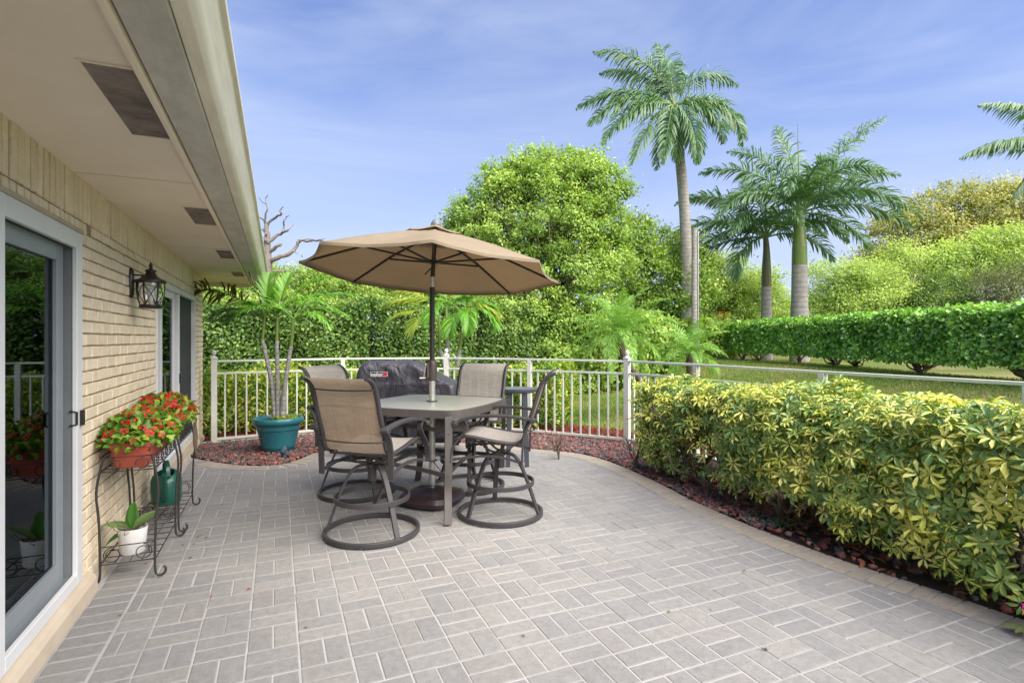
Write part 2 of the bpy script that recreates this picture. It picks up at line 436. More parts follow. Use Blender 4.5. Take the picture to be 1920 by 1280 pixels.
L_ficus = leafmat('ficus_leaf', [(0, (.026, .062, .014)), (.45, (.057, .112, .022)), (.8, (.11, .17, .035)), (1, (.21, .25, .07))], .35)
L_tree = leafmat('broadleaf_tree_leaf', [(0, (.055, .095, .02)), (.5, (.11, .17, .035)), (.85, (.175, .235, .05)), (1, (.27, .30, .10))], .45, .35)
L_tree2 = leafmat('dense_tree_leaf', [(0, (.05, .085, .02)), (.5, (.10, .15, .032)), (.85, (.165, .215, .05)), (1, (.24, .27, .09))], .45, .35)
L_light = leafmat('light_tree_leaf', [(0, (.085, .14, .035)), (.5, (.175, .245, .06)), (1, (.30, .35, .11))], .5, .35)
L_olive = leafmat('olive_tree_leaf', [(0, (.11, .14, .035)), (.5, (.25, .27, .08)), (.85, (.38, .36, .13)), (1, (.46, .41, .20))], .6, .3)
L_grey = leafmat('dull_shrub_leaf', [(0, (.06, .09, .03)), (.6, (.13, .17, .06)), (1, (.24, .23, .14))], .6, .25)
L_clusia = leafmat('clusia_leaf', [(0, (.026, .062, .014)), (.5, (.055, .115, .02)), (.85, (.10, .175, .03)), (.97, (.16, .23, .04)), (1, (.33, .30, .06))], .25, .2, spec=.6)
L_scheff = leafmat('variegated_umbrella_leaf', [(0, (.42, .46, .07)), (.5, (.54, .54, .11)), (1, (.60, .56, .22))], .3, .25, 1.2,
                   edge=[(0, (.07, .16, .03)), (.6, (.14, .25, .04)), (1, (.26, .36, .06))], spec=.5)
L_scheffg = leafmat('green_umbrella_leaf', [(0, (.032, .066, .018)), (.6, (.068, .112, .026)), (1, (.12, .165, .035))], .25, .2, spec=.6)
L_varieg = leafmat('yellow_green_shrub_leaf', [(0, (.04, .12, .018)), (.4, (.09, .20, .02)), (.6, (.28, .34, .04)), (1, (.48, .46, .10))], .4)
L_royal = leafmat('royal_palm_leaflet', [(0, (.028, .062, .034)), (.6, (.055, .105, .048)), (.9, (.10, .15, .05)), (1, (.24, .22, .13))], .4, .25)
L_roebel = leafmat('date_palm_leaflet', [(0, (.07, .15, .03)), (.6, (.13, .24, .05)), (1, (.26, .36, .10))], .4, .3)
L_young = leafmat('young_palm_leaflet', [(0, (.06, .18, .02)), (.6, (.12, .28, .03)), (1, (.25, .40, .05))], .35, .35)
L_yellow = leafmat('yellowing_palm_leaflet', [(0, (.14, .24, .03)), (.55, (.26, .32, .05)), (1, (.46, .38, .07))], .4, .35)
L_brown = leafmat('browning_palm_leaflet', [(0, (.035, .03, .012)), (.6, (.10, .09, .02)), (1, (.22, .20, .03))], .5, .2)
L_impat = leafmat('impatiens_leaf', [(0, (.04, .12, .015)), (.5, (.10, .22, .025)), (1, (.26, .34, .05))], .35)
L_petal = leafmat('red_petal', [(0, (.32, .004, .008)), (.7, (.52, .010, .010)), (1, (.62, .05, .015))], .5, .2, 1.0)
L_pink = leafmat('pink_petal', [(0, (.70, .02, .36)), (1, (.85, .06, .5))], .5, .2, 1.0)
L_orch = leafmat('orchid_leaf', [(0, (.035, .12, .02)), (1, (.06, .17, .03))], .3, .15)
L_orchl = leafmat('pale_orchid_leaf', [(0, (.13, .22, .07)), (1, (.16, .26, .08))], .35, .2)
L_grass = leafmat('grass_blade', [(0, (.08, .17, .03)), (.5, (.16, .25, .05)), (.8, (.29, .29, .11)), (1, (.42, .34, .20))], .6, .3)
L_weed = leafmat('weed_leaf', [(0, (.02, .12, .02)), (1, (.05, .20, .03))], .5, .3)

# ------------------------------------------------------------------ patio outline
inner_edge = [(-.955, -2.6), (-.955, 7.44), (-.68, 7.06), (-.44, 6.79), (-.17, 6.62), (.05, 6.61), (.22, 6.79), (.42, 7.10), (.80, 7.30), (1.4, 7.36), (2.0, 7.20), (2.55, 6.78),
              (2.98, 6.28), (3.24, 6.00), (3.40, 5.70), (3.46, 5.23), (3.43, 4.67), (3.36, 4.15), (3.29, 3.72), (3.245, 3.09), (3.25, 2.64), (3.28, 2.29), (3.33, 2.02), (3.37, 1.81), (3.39, 1.6), (3.42, 1.3), (3.5, .6), (3.7, -.6), (4.0, -2.6)]
edge_s = smoothpath([(x, y, 0) for x, y in inner_edge[1:]], 5)
PATIO = [(-.955, -2.6)]+[(p.x, p.y) for p in edge_s]
def inside(x, y, poly):
    c = False; n = len(poly); j = n-1
    for i in range(n):
        xi, yi = poly[i]; xj, yj = poly[j]
        if (yi > y) != (yj > y) and x < (xj-xi)*(y-yi)/(yj-yi)+xi: c = not c
        j = i
    return c
def edist(x, y, poly):
    d = 9e9; n = len(poly)
    for i in range(n-1):
        ax, ay = poly[i]; bx, by = poly[i+1]
        ux, uy = bx-ax, by-ay; L = ux*ux+uy*uy or 1e-9
        t = max(0, min(1, ((x-ax)*ux+(y-ay)*uy)/L)); d = min(d, math.hypot(x-ax-t*ux, y-ay-t*uy))
    return d
FENCE = [(-.79, 8.32), (.90, 8.62), (2.42, 8.28), (3.40, 7.30), (4.30, 6.14), (4.44, 4.98), (4.50, 3.43), (4.60, 2.0), (4.7, .6), (4.8, -1.0)]

# ------------------------------------------------------------------ terrain
def sstep(x, a, b): t = min(1, max(0, (x-a)/(b-a))); return t*t*(3-2*t)
def ground_z(x, y):
    z = -.05
    h = .80*sstep(x - .12*y, 5.6, 9.4)
    # the bank lies only on the right, a hollow lawn runs between it and the clipped hedge
    h *= sstep(x*1.0 - (y-9)*.9, 3.0, 9.0) if y > 9 else 1
    return z + h
def build_ground():
    xs = np.concatenate([np.linspace(-400, -20, 8), np.linspace(-15, 30, 91), np.linspace(36, 420, 10)])
    ys = np.concatenate([np.linspace(-400, -20, 8), np.linspace(-14, 32, 93), np.linspace(40, 420, 10)])
    V = [(x, y, ground_z(x, y)+.02*math.sin(x*1.3)*math.cos(y*1.1)*(x > 5.5)) for y in ys for x in xs]
    nx = len(xs)
    F = [(j*nx+i, j*nx+i+1, (j+1)*nx+i+1, (j+1)*nx+i) for j in range(len(ys)-1) for i in range(nx-1)]
    m, nt, b, o = nodes('lawn'); p = geopos(nt)
    c = ramp(nt, noise(nt, .7, 6, .65, p), [(.30, (.10, .17, .04)), (.50, (.19, .23, .07)), (.62, (.30, .27, .13)), (.78, (.40, .32, .20))])
    c = mixc(nt, ramp(nt, noise(nt, 25, 4, .7, p), [(.35, (.6, .6, .6)), (.6, (0, 0, 0))]), c, mixc(nt, 1, c, (.45, .5, .4), 'MULTIPLY'))
    nt.links.new(c, b.inputs['Base Color']); b.inputs['Roughness'].default_value = .95; b.inputs['Specular IOR Level'].default_value = .1
    bump(nt, b, noise(nt, 40, 5, .7, p), 1, .03)
    mb = MB(); mb.v = V; mb.f = F; mb.c = [(.5, .5, .5)]*len(V)
    tag(mb.build('ground', m, smooth=180), kind='structure')
build_ground()

# bed soil sheet under gravel and hedge
def sheet(name, poly, z, mat):
    mb = MB(); mb.prism(poly, z-.04, z)
    return tag(mb.build(name, mat), kind='structure')
FPOLY = [(x, y) for x, y in FENCE]
sheet('bed_soil', [(-1.0, 7.0)]+[(-1.0, 8.45)]+[(x, y+.08) for x, y in FENCE[:3]]+[(x+.08, y+.08) for x, y in FENCE[3:]]+[(4.9, -2.6), (3.0, -2.6), (2.9, 1.5), (2.9, 5.2), (2.4, 6.2), (1.3, 6.9), (0, 6.3)], -.012, M_beds)
OUTER = [(-1.6, 8.3)]+[(x, y) for x, y in FENCE[:3]]+[(x, y) for x, y in FENCE[3:6]]+[(4.55, 3.6), (5.1, 3.6), (5.3, 5.2), (5.15, 6.7), (4.55, 7.7), (3.7, 8.7), (2.9, 9.9), (1.0, 10.6), (-1.6, 10.4)]
sheet('mulch_bed_soil', OUTER, -.02, M_beds)

# ------------------------------------------------------------------ patio
mb = MB(); mb.prism(PATIO, -.1, 0); mb.v = mb.v
tag(mb.build('patio_slab', M_mortar), kind='structure')
def paver(mb, cx, cy, lx, ly, rot=0, z=.003):
    r = random.random(); ch = .004
    M = Matrix.Translation((cx, cy, 0)) @ Matrix.Rotation(rot+random.gauss(0, .006), 4, 'Z') @ Matrix.Rotation(random.gauss(0, .0022), 4, 'X') @ Matrix.Rotation(random.gauss(0, .0022), 4, 'Y')
    z += random.gauss(0, .0006); hx, hy = lx/2+random.gauss(0, .0011), ly/2+random.gauss(0, .0011); cx += random.gauss(0, .0008)
    vs = [(-hx, -hy, -.012), (hx, -hy, -.012), (hx, hy, -.012), (-hx, hy, -.012), (-hx, -hy, z-ch*.6), (hx, -hy, z-ch*.6), (hx, hy, z-ch*.6), (-hx, hy, z-ch*.6),
          (-hx+ch, -hy+ch, z), (hx-ch, -hy+ch, z), (hx-ch, hy-ch, z), (-hx+ch, hy-ch, z)]
    fs = [(0, 1, 5, 4), (1, 2, 6, 5), (2, 3, 7, 6), (3, 0, 4, 7), (4, 5, 9, 8), (5, 6, 10, 9), (6, 7, 11, 10), (7, 4, 8, 11), (8, 9, 10, 11)]
    mb.add([M @ Vector(v) for v in vs], fs, (r, random.random(), 0))
S = .2139; GX = .7273; GY = 1.8458; J = .0068
field = MB(); xmin = GX-7*S+.055
EDGEP = PATIO[1:]
for i in range(-7, 18):
    for j in range(-24, 30):
        x0, y0 = GX+i*S, GY+j*S
        cx, cy = x0+S/2, y0+S/2
        if not inside(cx, cy, PATIO): continue
        d = edist(cx, cy, EDGEP)
        for k in (0, 1):
            if (i+j) % 2 == 0: bx, by, lx, ly = x0+S*(.25+.5*k), cy, S/2-J, S-J
            else: bx, by, lx, ly = cx, y0+S*(.25+.5*k), S-J, S/2-J
            if d < .22 and (not inside(bx, by, PATIO) or edist(bx, by, EDGEP) < .12): continue
            a, b_ = bx-lx/2, bx+lx/2
            if a < xmin:   # cut to the border course along the wall
                if b_-xmin < .03: continue
                a = xmin; bx = (a+b_)/2; lx = b_-a
            paver(field, bx, by, lx, ly)
y = -2.5
while y < 7.3:
    if y < 7.2: paver(field, (xmin-.012-.92)/2+.002, y+.0525, xmin-.012+.92-.004-.0, .098)
    y += .107
tag(field.build('patio_paving', M_paver, tint=True), kind='structure')
# radial border course along the curve
pts = [Vector((x, y, 0)) for x, y in EDGEP]
ed = MB(); acc = 0; nxt = 0.05
for a, b_ in zip(pts[:-1], pts[1:]):
    L = (b_-a).length; t = (b_-a).normalized()
    while nxt < acc+L:
        p = a+t*(nxt-acc); n = Vector((t.y, -t.x, 0))   # towards the patio
        if not inside(p.x+n.x*.1, p.y+n.y*.1, PATIO): n = -n
        c = p+n*.098
        if c.x > -.80 and c.y > -2.4:
            paver(ed, c.x, c.y, .2, .1-.006, math.atan2(n.y, n.x), .0075)
        nxt += .1035
    acc += L
tag(ed.build('patio_border_paving', M_paver_edge, tint=True), kind='structure')

# ------------------------------------------------------------------ rocks and mulch
def ico():
    import bmesh
    bm = bmesh.new(); bmesh.ops.create_icosphere(bm, subdivisions=1, radius=1)
    v = np.array([x.co[:] for x in bm.verts]); f = np.array([[q.index for q in g.verts] for g in bm.faces]); bm.free(); return v, f
ICO = ico()
def scatter_rocks(name, poly, n, size, flat, mat, z0, label, cat, avoid=None, holes=(), chip=False):
    xs = [p[0] for p in poly]; ys = [p[1] for p in poly]; P = []
    while len(P) < n:
        x = random.uniform(min(xs), max(xs)); y = random.uniform(min(ys), max(ys))
        if not inside(x, y, poly): continue
        if avoid and inside(x, y, avoid): continue
        if avoid and edist(x, y, avoid) < .015: continue
        if any(math.hypot(x-hx, y-hy) < hr for hx, hy, hr in holes): continue
        P.append((x, y, z0+random.random()*size*.7))
    P = np.array(P); v, f = ICO
    Q = unit(rng.normal(size=(n, 4)))
    w, x, y, z = Q.T
    R = np.stack([1-2*(y*y+z*z), 2*(x*y-z*w), 2*(x*z+y*w), 2*(x*y+z*w), 1-2*(x*x+z*z), 2*(y*z-x*w), 2*(x*z-y*w), 2*(y*z+x*w), 1-2*(x*x+y*y)], 1).reshape(n, 3, 3)
    scl = size*(.45+.75*rng.random((n, 1)))*(np.stack([.6+.8*rng.random(n), .5+.5*rng.random(n), .4+.4*rng.random(n)], 1) if not chip else np.stack([1+.8*rng.random(n), .25+.2*rng.random(n), .10+.08*rng.random(n)], 1))
    vv = v[None]*(1+.28*rng.normal(size=(n, len(v), 1))*(.0 if chip else 1))*scl[:, None, :]
    if chip:  # chips lie mostly flat
        az = rng.random(n)*2*PI; tl = rng.normal(size=n)*.35
        c, s = np.cos(az), np.sin(az); ct, st = np.cos(tl), np.sin(tl)
        Z = np.zeros(n); O = np.ones(n)
        R = np.stack([c*ct, -s, c*st, s*ct, c, s*st, -st, Z, ct], 1).reshape(n, 3, 3)
    vv = np.einsum('nij,nkj->nki', R, vv)
    vv[:, :, 2] *= flat
    vv += P[:, None, :]
    k = len(v); LL = (np.arange(n)[:, None, None]*k+f[None]).ravel(); nf = n*len(f)
    tint = np.repeat(np.stack([rng.random(n), rng.random(n), rng.random(n)], 1), k, 0)
    o = np_mesh(name, vv.reshape(-1, 3), LL, np.arange(nf)*3, np.full(nf, 3), mat, None, tint)
    return tag(o, label, cat, kind='stuff')
bed_in = [(-.95, 7.0), (-.95, 8.3)]+FENCE[:1]+FENCE[1:5]+[(4.3, 5.0), (4.3, 3.2), (3.1, 2.9), (3.1, 5.2), (2.7, 6.2), (1.3, 7.0), (0.1, 6.5)]
POT = at(brg(522), 6.82)
scatter_rocks('lava_gravel', bed_in, 15000, .027, .8, M_rock, .0, 'red and charcoal lava rock gravel in the planting bed edged by the patio', 'gravel', PATIO, [(POT[0], POT[1], .16)])
scatter_rocks('bark_mulch', OUTER, 9000, .03, 1, M_mulch, -.008, 'deep red shredded wood mulch beyond the white railing', 'mulch', None, chip=True)

scatter_rocks('lava_gravel', [(3.2, 3.0), (4.3, 3.2), (4.3, .2), (3.4, .2)], 520, .034, .8, M_rock, .0, 'sparse red lava rocks on dark soil under the umbrella-leaf hedge', 'gravel', PATIO)
# ------------------------------------------------------------------ house
WX = -.97; WEND = 8.76; SZ = 2.262
house = thing('brick_house', 'cream painted brick house with wide eave and sliding glass doors', 'house', (WX, 3, 0))
HP = Vector((WX, 3, 0))
def hb(mb, name, mat, parent=None, **k):
    """child of the house: geometry given in world coordinates"""
    mb.v = [tuple(Vector(v)-HP) for v in mb.v]
    return mb.build(name, mat, parent or house, **k)
D1 = (.62, 3.585, .12, 1.955); D2 = (5.57, 7.96, .20, 1.93)
wall = MB()
ROW = .0686; H0 = .06; BD = .02
def in_open(y0, y1, z0, z1):
    for a, b_, c, d in (D1, D2):
        if y1 > a+.002 and y0 < b_-.002 and z1 > c and z0 < d-.005: return (a, b_)
    return None
def wbrick(y0, y1, z0, z1):
    if y1-y0 < .02: return
    r = random.random(); p = random.gauss(0, .0015); ch = .004
    j = lambda: random.gauss(0, .0012)
    X0 = WX-.05; X1 = WX+p
    vs = [(X0, y0, z0), (X0, y1, z0), (X0, y1, z1), (X0, y0, z1), (X1-ch, y0+j(), z0+j()), (X1-ch, y1+j(), z0+j()), (X1-ch, y1+j(), z1+j()), (X1-ch, y0+j(), z1+j()),
          (X1+j(), y0+ch, z0+ch), (X1+j(), y1-ch, z0+ch), (X1+j(), y1-ch, z1-ch), (X1+j(), y0+ch, z1-ch)]
    fs = [(0, 1, 5, 4), (1, 2, 6, 5), (2, 3, 7, 6), (3, 0, 4, 7), (4, 5, 9, 8), (5, 6, 10, 9), (6, 7, 11, 10), (7, 4, 8, 11), (8, 9, 10, 11)]
    wall.add(vs, fs, (r, 0, 0))
z = H0; row = 0; g = .009
while z < 2.03-.02:
    z1 = min(z+ROW-g, 2.03)
    y = -2.2-(row % 2)*.1
    while y < WEND:
        a, b_ = y, min(y+.2-.015, WEND)
        hit = in_open(a, b_, z, z1)
        if hit:
            if a < hit[0]: wbrick(a, hit[0], z, z1)
            if b_ > hit[1]: wbrick(hit[1], b_, z, z1)
        else:
            # rowlock band above each door
            if z > 1.945 and any(a < o_[1]+.1 and b_ > o_[0]-.1 for o_ in (D1, D2)): pass
            else: wbrick(a, b_, z, z1)
        y += .2
    z += ROW; row += 1
for o_ in (D1, D2):
    y = o_[0]-.1
    while y < o_[1]+.1:
        wbrick(y, y+.068-.014, o_[3]+.012, 2.028); y += .068
y = -2.2
while y < WEND:
    wbrick(y, min(y+.068-.015, WEND), 2.036, SZ+.02); y += .068
hb(wall, 'brick_wall', M_wall, tint=True)
mo = MB()   # mortar body behind the bricks, open at the doors
X0, X1 = WX-.22, WX-.0075
def wseg(y0, y1, z0, z1): mo.box((X0, y0, z0), (X1, y1, z1))
wseg(-2.2, D1[0], 0, SZ+.05); wseg(D1[0], D1[1], 0, D1[2]); wseg(D1[0], D1[1], D1[3], SZ+.05)
wseg(D1[1], D2[0], 0, SZ+.05); wseg(D2[0], D2[1], 0, D2[2]); wseg(D2[0], D2[1], D2[3], SZ+.05); wseg(D2[1], WEND-.004, 0, SZ+.05)
mo.box((-9, WEND-.22, 0), (X0-.002, WEND-.004, SZ+.05))
hb(mo, 'mortar_body', M_wallmortar)
pl = MB()
pl.extr([(WX-.01, 0), (WX+.048, 0), (WX+.044, .075), (WX+.03, .098), (WX-.01, .122)], .5, 3.72)
hb(pl, 'door_sill', M_sill, bevel=.006)
pl = MB(); pl.extr([(WX-.01, 0), (WX+.025, 0), (WX+.018, .055), (WX-.01, .06)], 3.72, WEND)
pl.extr([(WX-.01, .12), (WX+.04, .12), (WX+.03, .19), (WX-.01, .2)], 5.5, 8.02)
hb(pl, 'plinth', M_sill, bevel=.004)
ln = MB(); ln.extr([(WX-.01, 1.958), (WX+.012, 1.958), (WX+.004, 1.985), (WX-.01, 1.99)], .5, 3.62)
hb(ln, 'lintel_trim', M_sill, bevel=.003)
# eave
EY0, EY1 = -2.4, 9.60
e = MB(); e.box((-9, EY0, SZ), (-.418, EY1, SZ+.03)); hb(e, 'soffit', M_soffit)
for yy in (1.05, 3.49, 5.93, 8.37):
    e = MB(); e.box((WX+.001, yy, SZ-.0015), (-.4185, yy+.006, SZ-.0002)); hb(e, 'soffit_seam', M_sill)
e = MB(); e.box((-.416, EY0, SZ-.028), (-.392, EY1, SZ+.03)); e.box((-9, EY1+.0, SZ-.03), (-.40, EY1+.03, SZ+.12)); e.box((-9, EY1-.04, SZ-.06), (-.42, EY1-.002, SZ-.001)); hb(e, 'soffit_moulding', M_soffit, bevel=.004)
e = MB(); e.box((-.385, EY0, SZ-.012), (-.258, EY1+.05, SZ+.012)); e.box((-.39, EY0, SZ+.013), (-.262, EY1+.05, SZ+.17)); hb(e, 'fascia_board', M_fascia, bevel=.003)
e = MB()
gp = [(-.256, SZ+.0), (-.215, SZ+.002), (-.195, SZ+.02), (-.188, SZ+.045), (-.165, SZ+.08), (-.157, SZ+.105), (-.140, SZ+.112), (-.138, SZ+.128), (-.152, SZ+.13), (-.155, SZ+.118), (-.17, SZ+.112), (-.256, SZ+.11)]
e.extr(gp[::-1], EY0, EY1+.06); hb(e, 'gutter', M_gutter, bevel=.003, smooth=50)
e = MB(); e.extr([(-.20, SZ+.15), (-.2, SZ+.17), (-9, SZ+1.9), (-9, SZ+1.8)], EY0, EY1+.05); hb(e, 'roof', M_roof)
M_vent = plain('dusty_vent_screen', (.30, .255, .22), (.12, .10, .09), .85, scale=7, bmp=.8, bscale=220)
for k, (ya, yb, w) in enumerate(((2.08, 2.74, .145), (4.11, 4.70, .15), (5.98, 6.58, .14), (7.85, 8.4, .14), (-.2, .4, .15))):
    v = MB(); v.box((-.418-w, ya, SZ-.004), (-.419, yb, SZ-.001)); vo = hb(v, 'soffit_vent', M_vent)
    fr = MB()
    for a in ((-.422-w-.006, ya-.006, -.418-w, yb+.006), (-.418-w, ya-.006, -.419, ya), (-.418-w, yb, -.419, yb+.006)):
        fr.box((a[0], a[1], SZ-.007), (a[2], a[3], SZ-.0005))
    hb(fr, 'vent_frame', M_soffit, vo)
# interior rooms behind the doors
r = MB()
for (a, b_) in ((.3, 4.2), (5.2, 8.5)):
    r.box((-4.0, a, 0), (-3.95, b_, 2.2)); r.box((-3.95, a, 0), (WX-.22, a+.03, 2.2)); r.box((-3.95, b_-.03, 0), (WX-.22, b_, 2.2))
    r.box((-3.95, a+.03, 2.15), (WX-.22, b_-.03, 2.2)); r.box((-3.95, a+.03, .06), (WX-.22, b_-.03, .1))
hb(r, 'interior', M_dark)
def frame(mb, x0, x1, y0, y1, z0, z1, w, wb=None):
    wb = wb or w
    mb.box((x0, y0, z0), (x1, y0+w, z1)); mb.box((x0, y1-w, z0), (x1, y1, z1))
    mb.box((x0, y0+w, z1-w), (x1, y1-w, z1)); mb.box((x0, y0+w, z0), (x1, y1-w, z0+wb))
# door one
d1 = empty('sliding_door', (0, 0, 0), parent=house); 
m1 = MB(); frame(m1, WX-.010, WX+.012, 2.60, D1[1], D1[2], D1[3], .085, .06); m1.box((WX-.01, .62, D1[2]), (WX+.012, .70, D1[3])); m1.box((WX-.01, .70, D1[3]-.068), (WX+.012, 2.60, D1[3])); m1.box((WX-.01, .70, D1[2]), (WX+.012, 2.60, D1[2]+.05))
hb(m1, 'door_frame', M_frame, d1, bevel=.003)
m1 = MB(); frame(m1, WX-.16, WX-.012, 2.62, D1[1]-.05, D1[2]+.02, D1[3]-.045, .03)
hb(m1, 'track_frame', M_greyframe, d1, bevel=.002)
m1 = MB(); frame(m1, WX-.075, WX-.038, 2.66, 3.47, D1[2]+.035, D1[3]-.08, .085, .12); m1.box((WX-.085, 3.02, D1[2]+.155), (WX-.076, 3.05, D1[3]-.165))
hb(m1, 'panel_frame', M_greylight, d1, bevel=.003)
m1 = MB(); m1.box((WX-.062, 2.745, D1[2]+.155), (WX-.056, 3.385, D1[3]-.165))
m1.box((WX-.10, .72, D1[2]+.08), (WX-.094, 2.6, D1[3]-.1)); pass
hb(m1, 'glass_pane', M_glass, d1)
m1 = MB(); m1.box((WX-.04, 3.515, .94), (WX-.005, 3.545, 1.03)); m1.tube([(WX-.02, 3.5, .95), (WX+.012, 3.495, .955), (WX+.012, 3.495, 1.02), (WX-.02, 3.5, 1.025)], .006, 6); m1.box((WX+.0125, 3.535, .945), (WX+.03, 3.56, 1.025))
hb(m1, 'door_handle', M_blackplastic, d1, bevel=.003)
m1 = MB()
for (ya, yb) in ((2.95, 3.6), (.7, 2.75)):
    n = int((yb-ya)/.012); P = []
    for i in range(n+1):
        yy = ya+(yb-ya)*i/n; P.append((WX-.26+.028*math.sin(yy*52)+.01*math.sin(yy*17), yy))
    vs = [(x, y_, .13) for x, y_ in P]+[(x, y_, 1.93) for x, y_ in P]
    m1.add(vs, [(i, i+1, n+2+i, n+1+i) for i in range(n)])
hb(m1, 'curtain', M_curtain, d1, smooth=180)
# door two
d2 = empty('sliding_door', (0, 0, 0), parent=house)
m1 = MB(); frame(m1, WX-.04, WX+.010, D2[0], D2[1], D2[2], D2[3], .055, .05); hb(m1, 'door_frame', M_frame, d2, bevel=.003)
m1 = MB(); frame(m1, WX-.05, WX-.02, 5.9, 6.62, D2[2]+.052, D2[3]-.057, .07, .09); frame(m1, WX-.10, WX-.062, 5.64, 6.75, D2[2]+.03, D2[3]-.03, .05)
m1.box((WX-.058, 6.70, D2[2]+.051), (WX+.004, 6.78, D2[3]-.056)); hb(m1, 'panel_frame', M_frame, d2, bevel=.003)
m1 = MB(); m1.box((WX-.04, 5.96, D2[2]+.14), (WX-.035, 6.55, D2[3]-.12)); hb(m1, 'glass_pane', M_glass, d2)
m1 = MB(); m1.box((WX-.036, 6.80, D2[2]+.06), (WX-.033, 7.90, D2[3]-.06)); hb(m1, 'insect_screen', M_screen, d2)
m1 = MB(); m1.box((WX+.005, 6.74, .93), (WX+.022, 6.765, 1.03)); hb(m1, 'door_handle', M_blackplastic, d2, bevel=.003)
m1 = MB(); P = [(WX-.2+.02*math.sin(i*.9), 5.64+i*.02) for i in range(115)]
m1.add([(x, y_, .22) for x, y_ in P]+[(x, y_, 1.9) for x, y_ in P], [(i, i+1, 116+i, 115+i) for i in range(114)]); hb(m1, 'curtain', M_curtain, d2, smooth=180)

# ------------------------------------------------------------------ wall lantern
lp = thing('wall_lantern', 'black metal coach lantern with crossed bars mounted on the cream brick wall', 'wall lamp', (WX, 4.66, 1.80))
m = MB()
prof = [(.0, -.11)]+[]
pts_ = [(math.cos(a)*.034*(1), .11*math.sin(a)) for a in np.linspace(0, 2*PI, 25)[:-1]]
n = len(pts_); vs = [(.001, y_, z_) for y_, z_ in pts_]+[(.014, y_*.95, z_*.97) for y_, z_ in pts_]+[(.022, y_*.7, z_*.8) for y_, z_ in pts_]
m.add(vs, [tuple(range(2*n, 3*n))]+[(k*n+i, k*n+(i+1) % n, (k+1)*n+(i+1) % n, (k+1)*n+i) for k in (0, 1) for i in range(n)])
m.build('wall_plate', M_lamp, lp, smooth=40)
LX = .125
m = MB(); m.tube([(.02, 0, .055), (.06, 0, .056), (LX, 0, .05)], .006, 8); m.tube(smoothpath([(.02, 0, .02), (.05, 0, .0), (.06, 0, .03), (.08, 0, .052)], 5), .004, 6)
m.build('bracket_arm', M_lamp, lp, smooth=60)
m = MB(); m.lathe([(.0, .155), (.004, .15), (.007, .138), (.012, .128), (.012, .118), (.006, .110), (.012, .104), (.024, .098), (.036, .092), (.036, .085), (.028, .08), (.036, .062), (.05, .042), (.078, .028), (.1, .018), (.1, .004), (.094, 0), (.08, .001)], 24, (LX, 0, 0))
m.build('lantern_roof', M_lamp, lp, smooth=35)
m = MB(); m.lathe([(.082, 0), (.086, -.04), (.082, -.09), (.066, -.155), (.06, -.16)], 24, (LX, 0, 0)); m.build('lantern_glass', M_lampglass, lp, smooth=60)
m = MB()
gr = lambda t: (.085*(1-t)+.064*t)+.008*math.sin(PI*t)
for q in range(6):
    a = q*PI/3+.2
    m.tube([(LX+gr(t)*math.cos(a), gr(t)*math.sin(a), -.16*t) for t in np.linspace(0, 1, 8)], .0042, 6)
    for sgn in (0, 1):
        m.tube([(LX+gr(t)*math.cos(a+PI/3*(t if sgn else 1-t)), gr(t)*math.sin(a+PI/3*(t if sgn else 1-t)), -.16*t) for t in np.linspace(0, 1, 8)], .0028, 6)
m.lathe([(.066, -.158), (.073, -.16), (.073, -.168), (.07, -.176), (.062, -.182), (.0, -.182)], 24, (LX, 0, 0))
m.build('lantern_cage', M_lamp, lp, smooth=50)
m = MB(); m.lathe([(0, -.16), (.012, -.16), (.012, -.12), (.02, -.1), (.024, -.075), (.018, -.05), (.006, -.035), (0, -.035)], 12, (LX, 0, 0)); m.build('bulb', M_whitepot, lp, smooth=60)

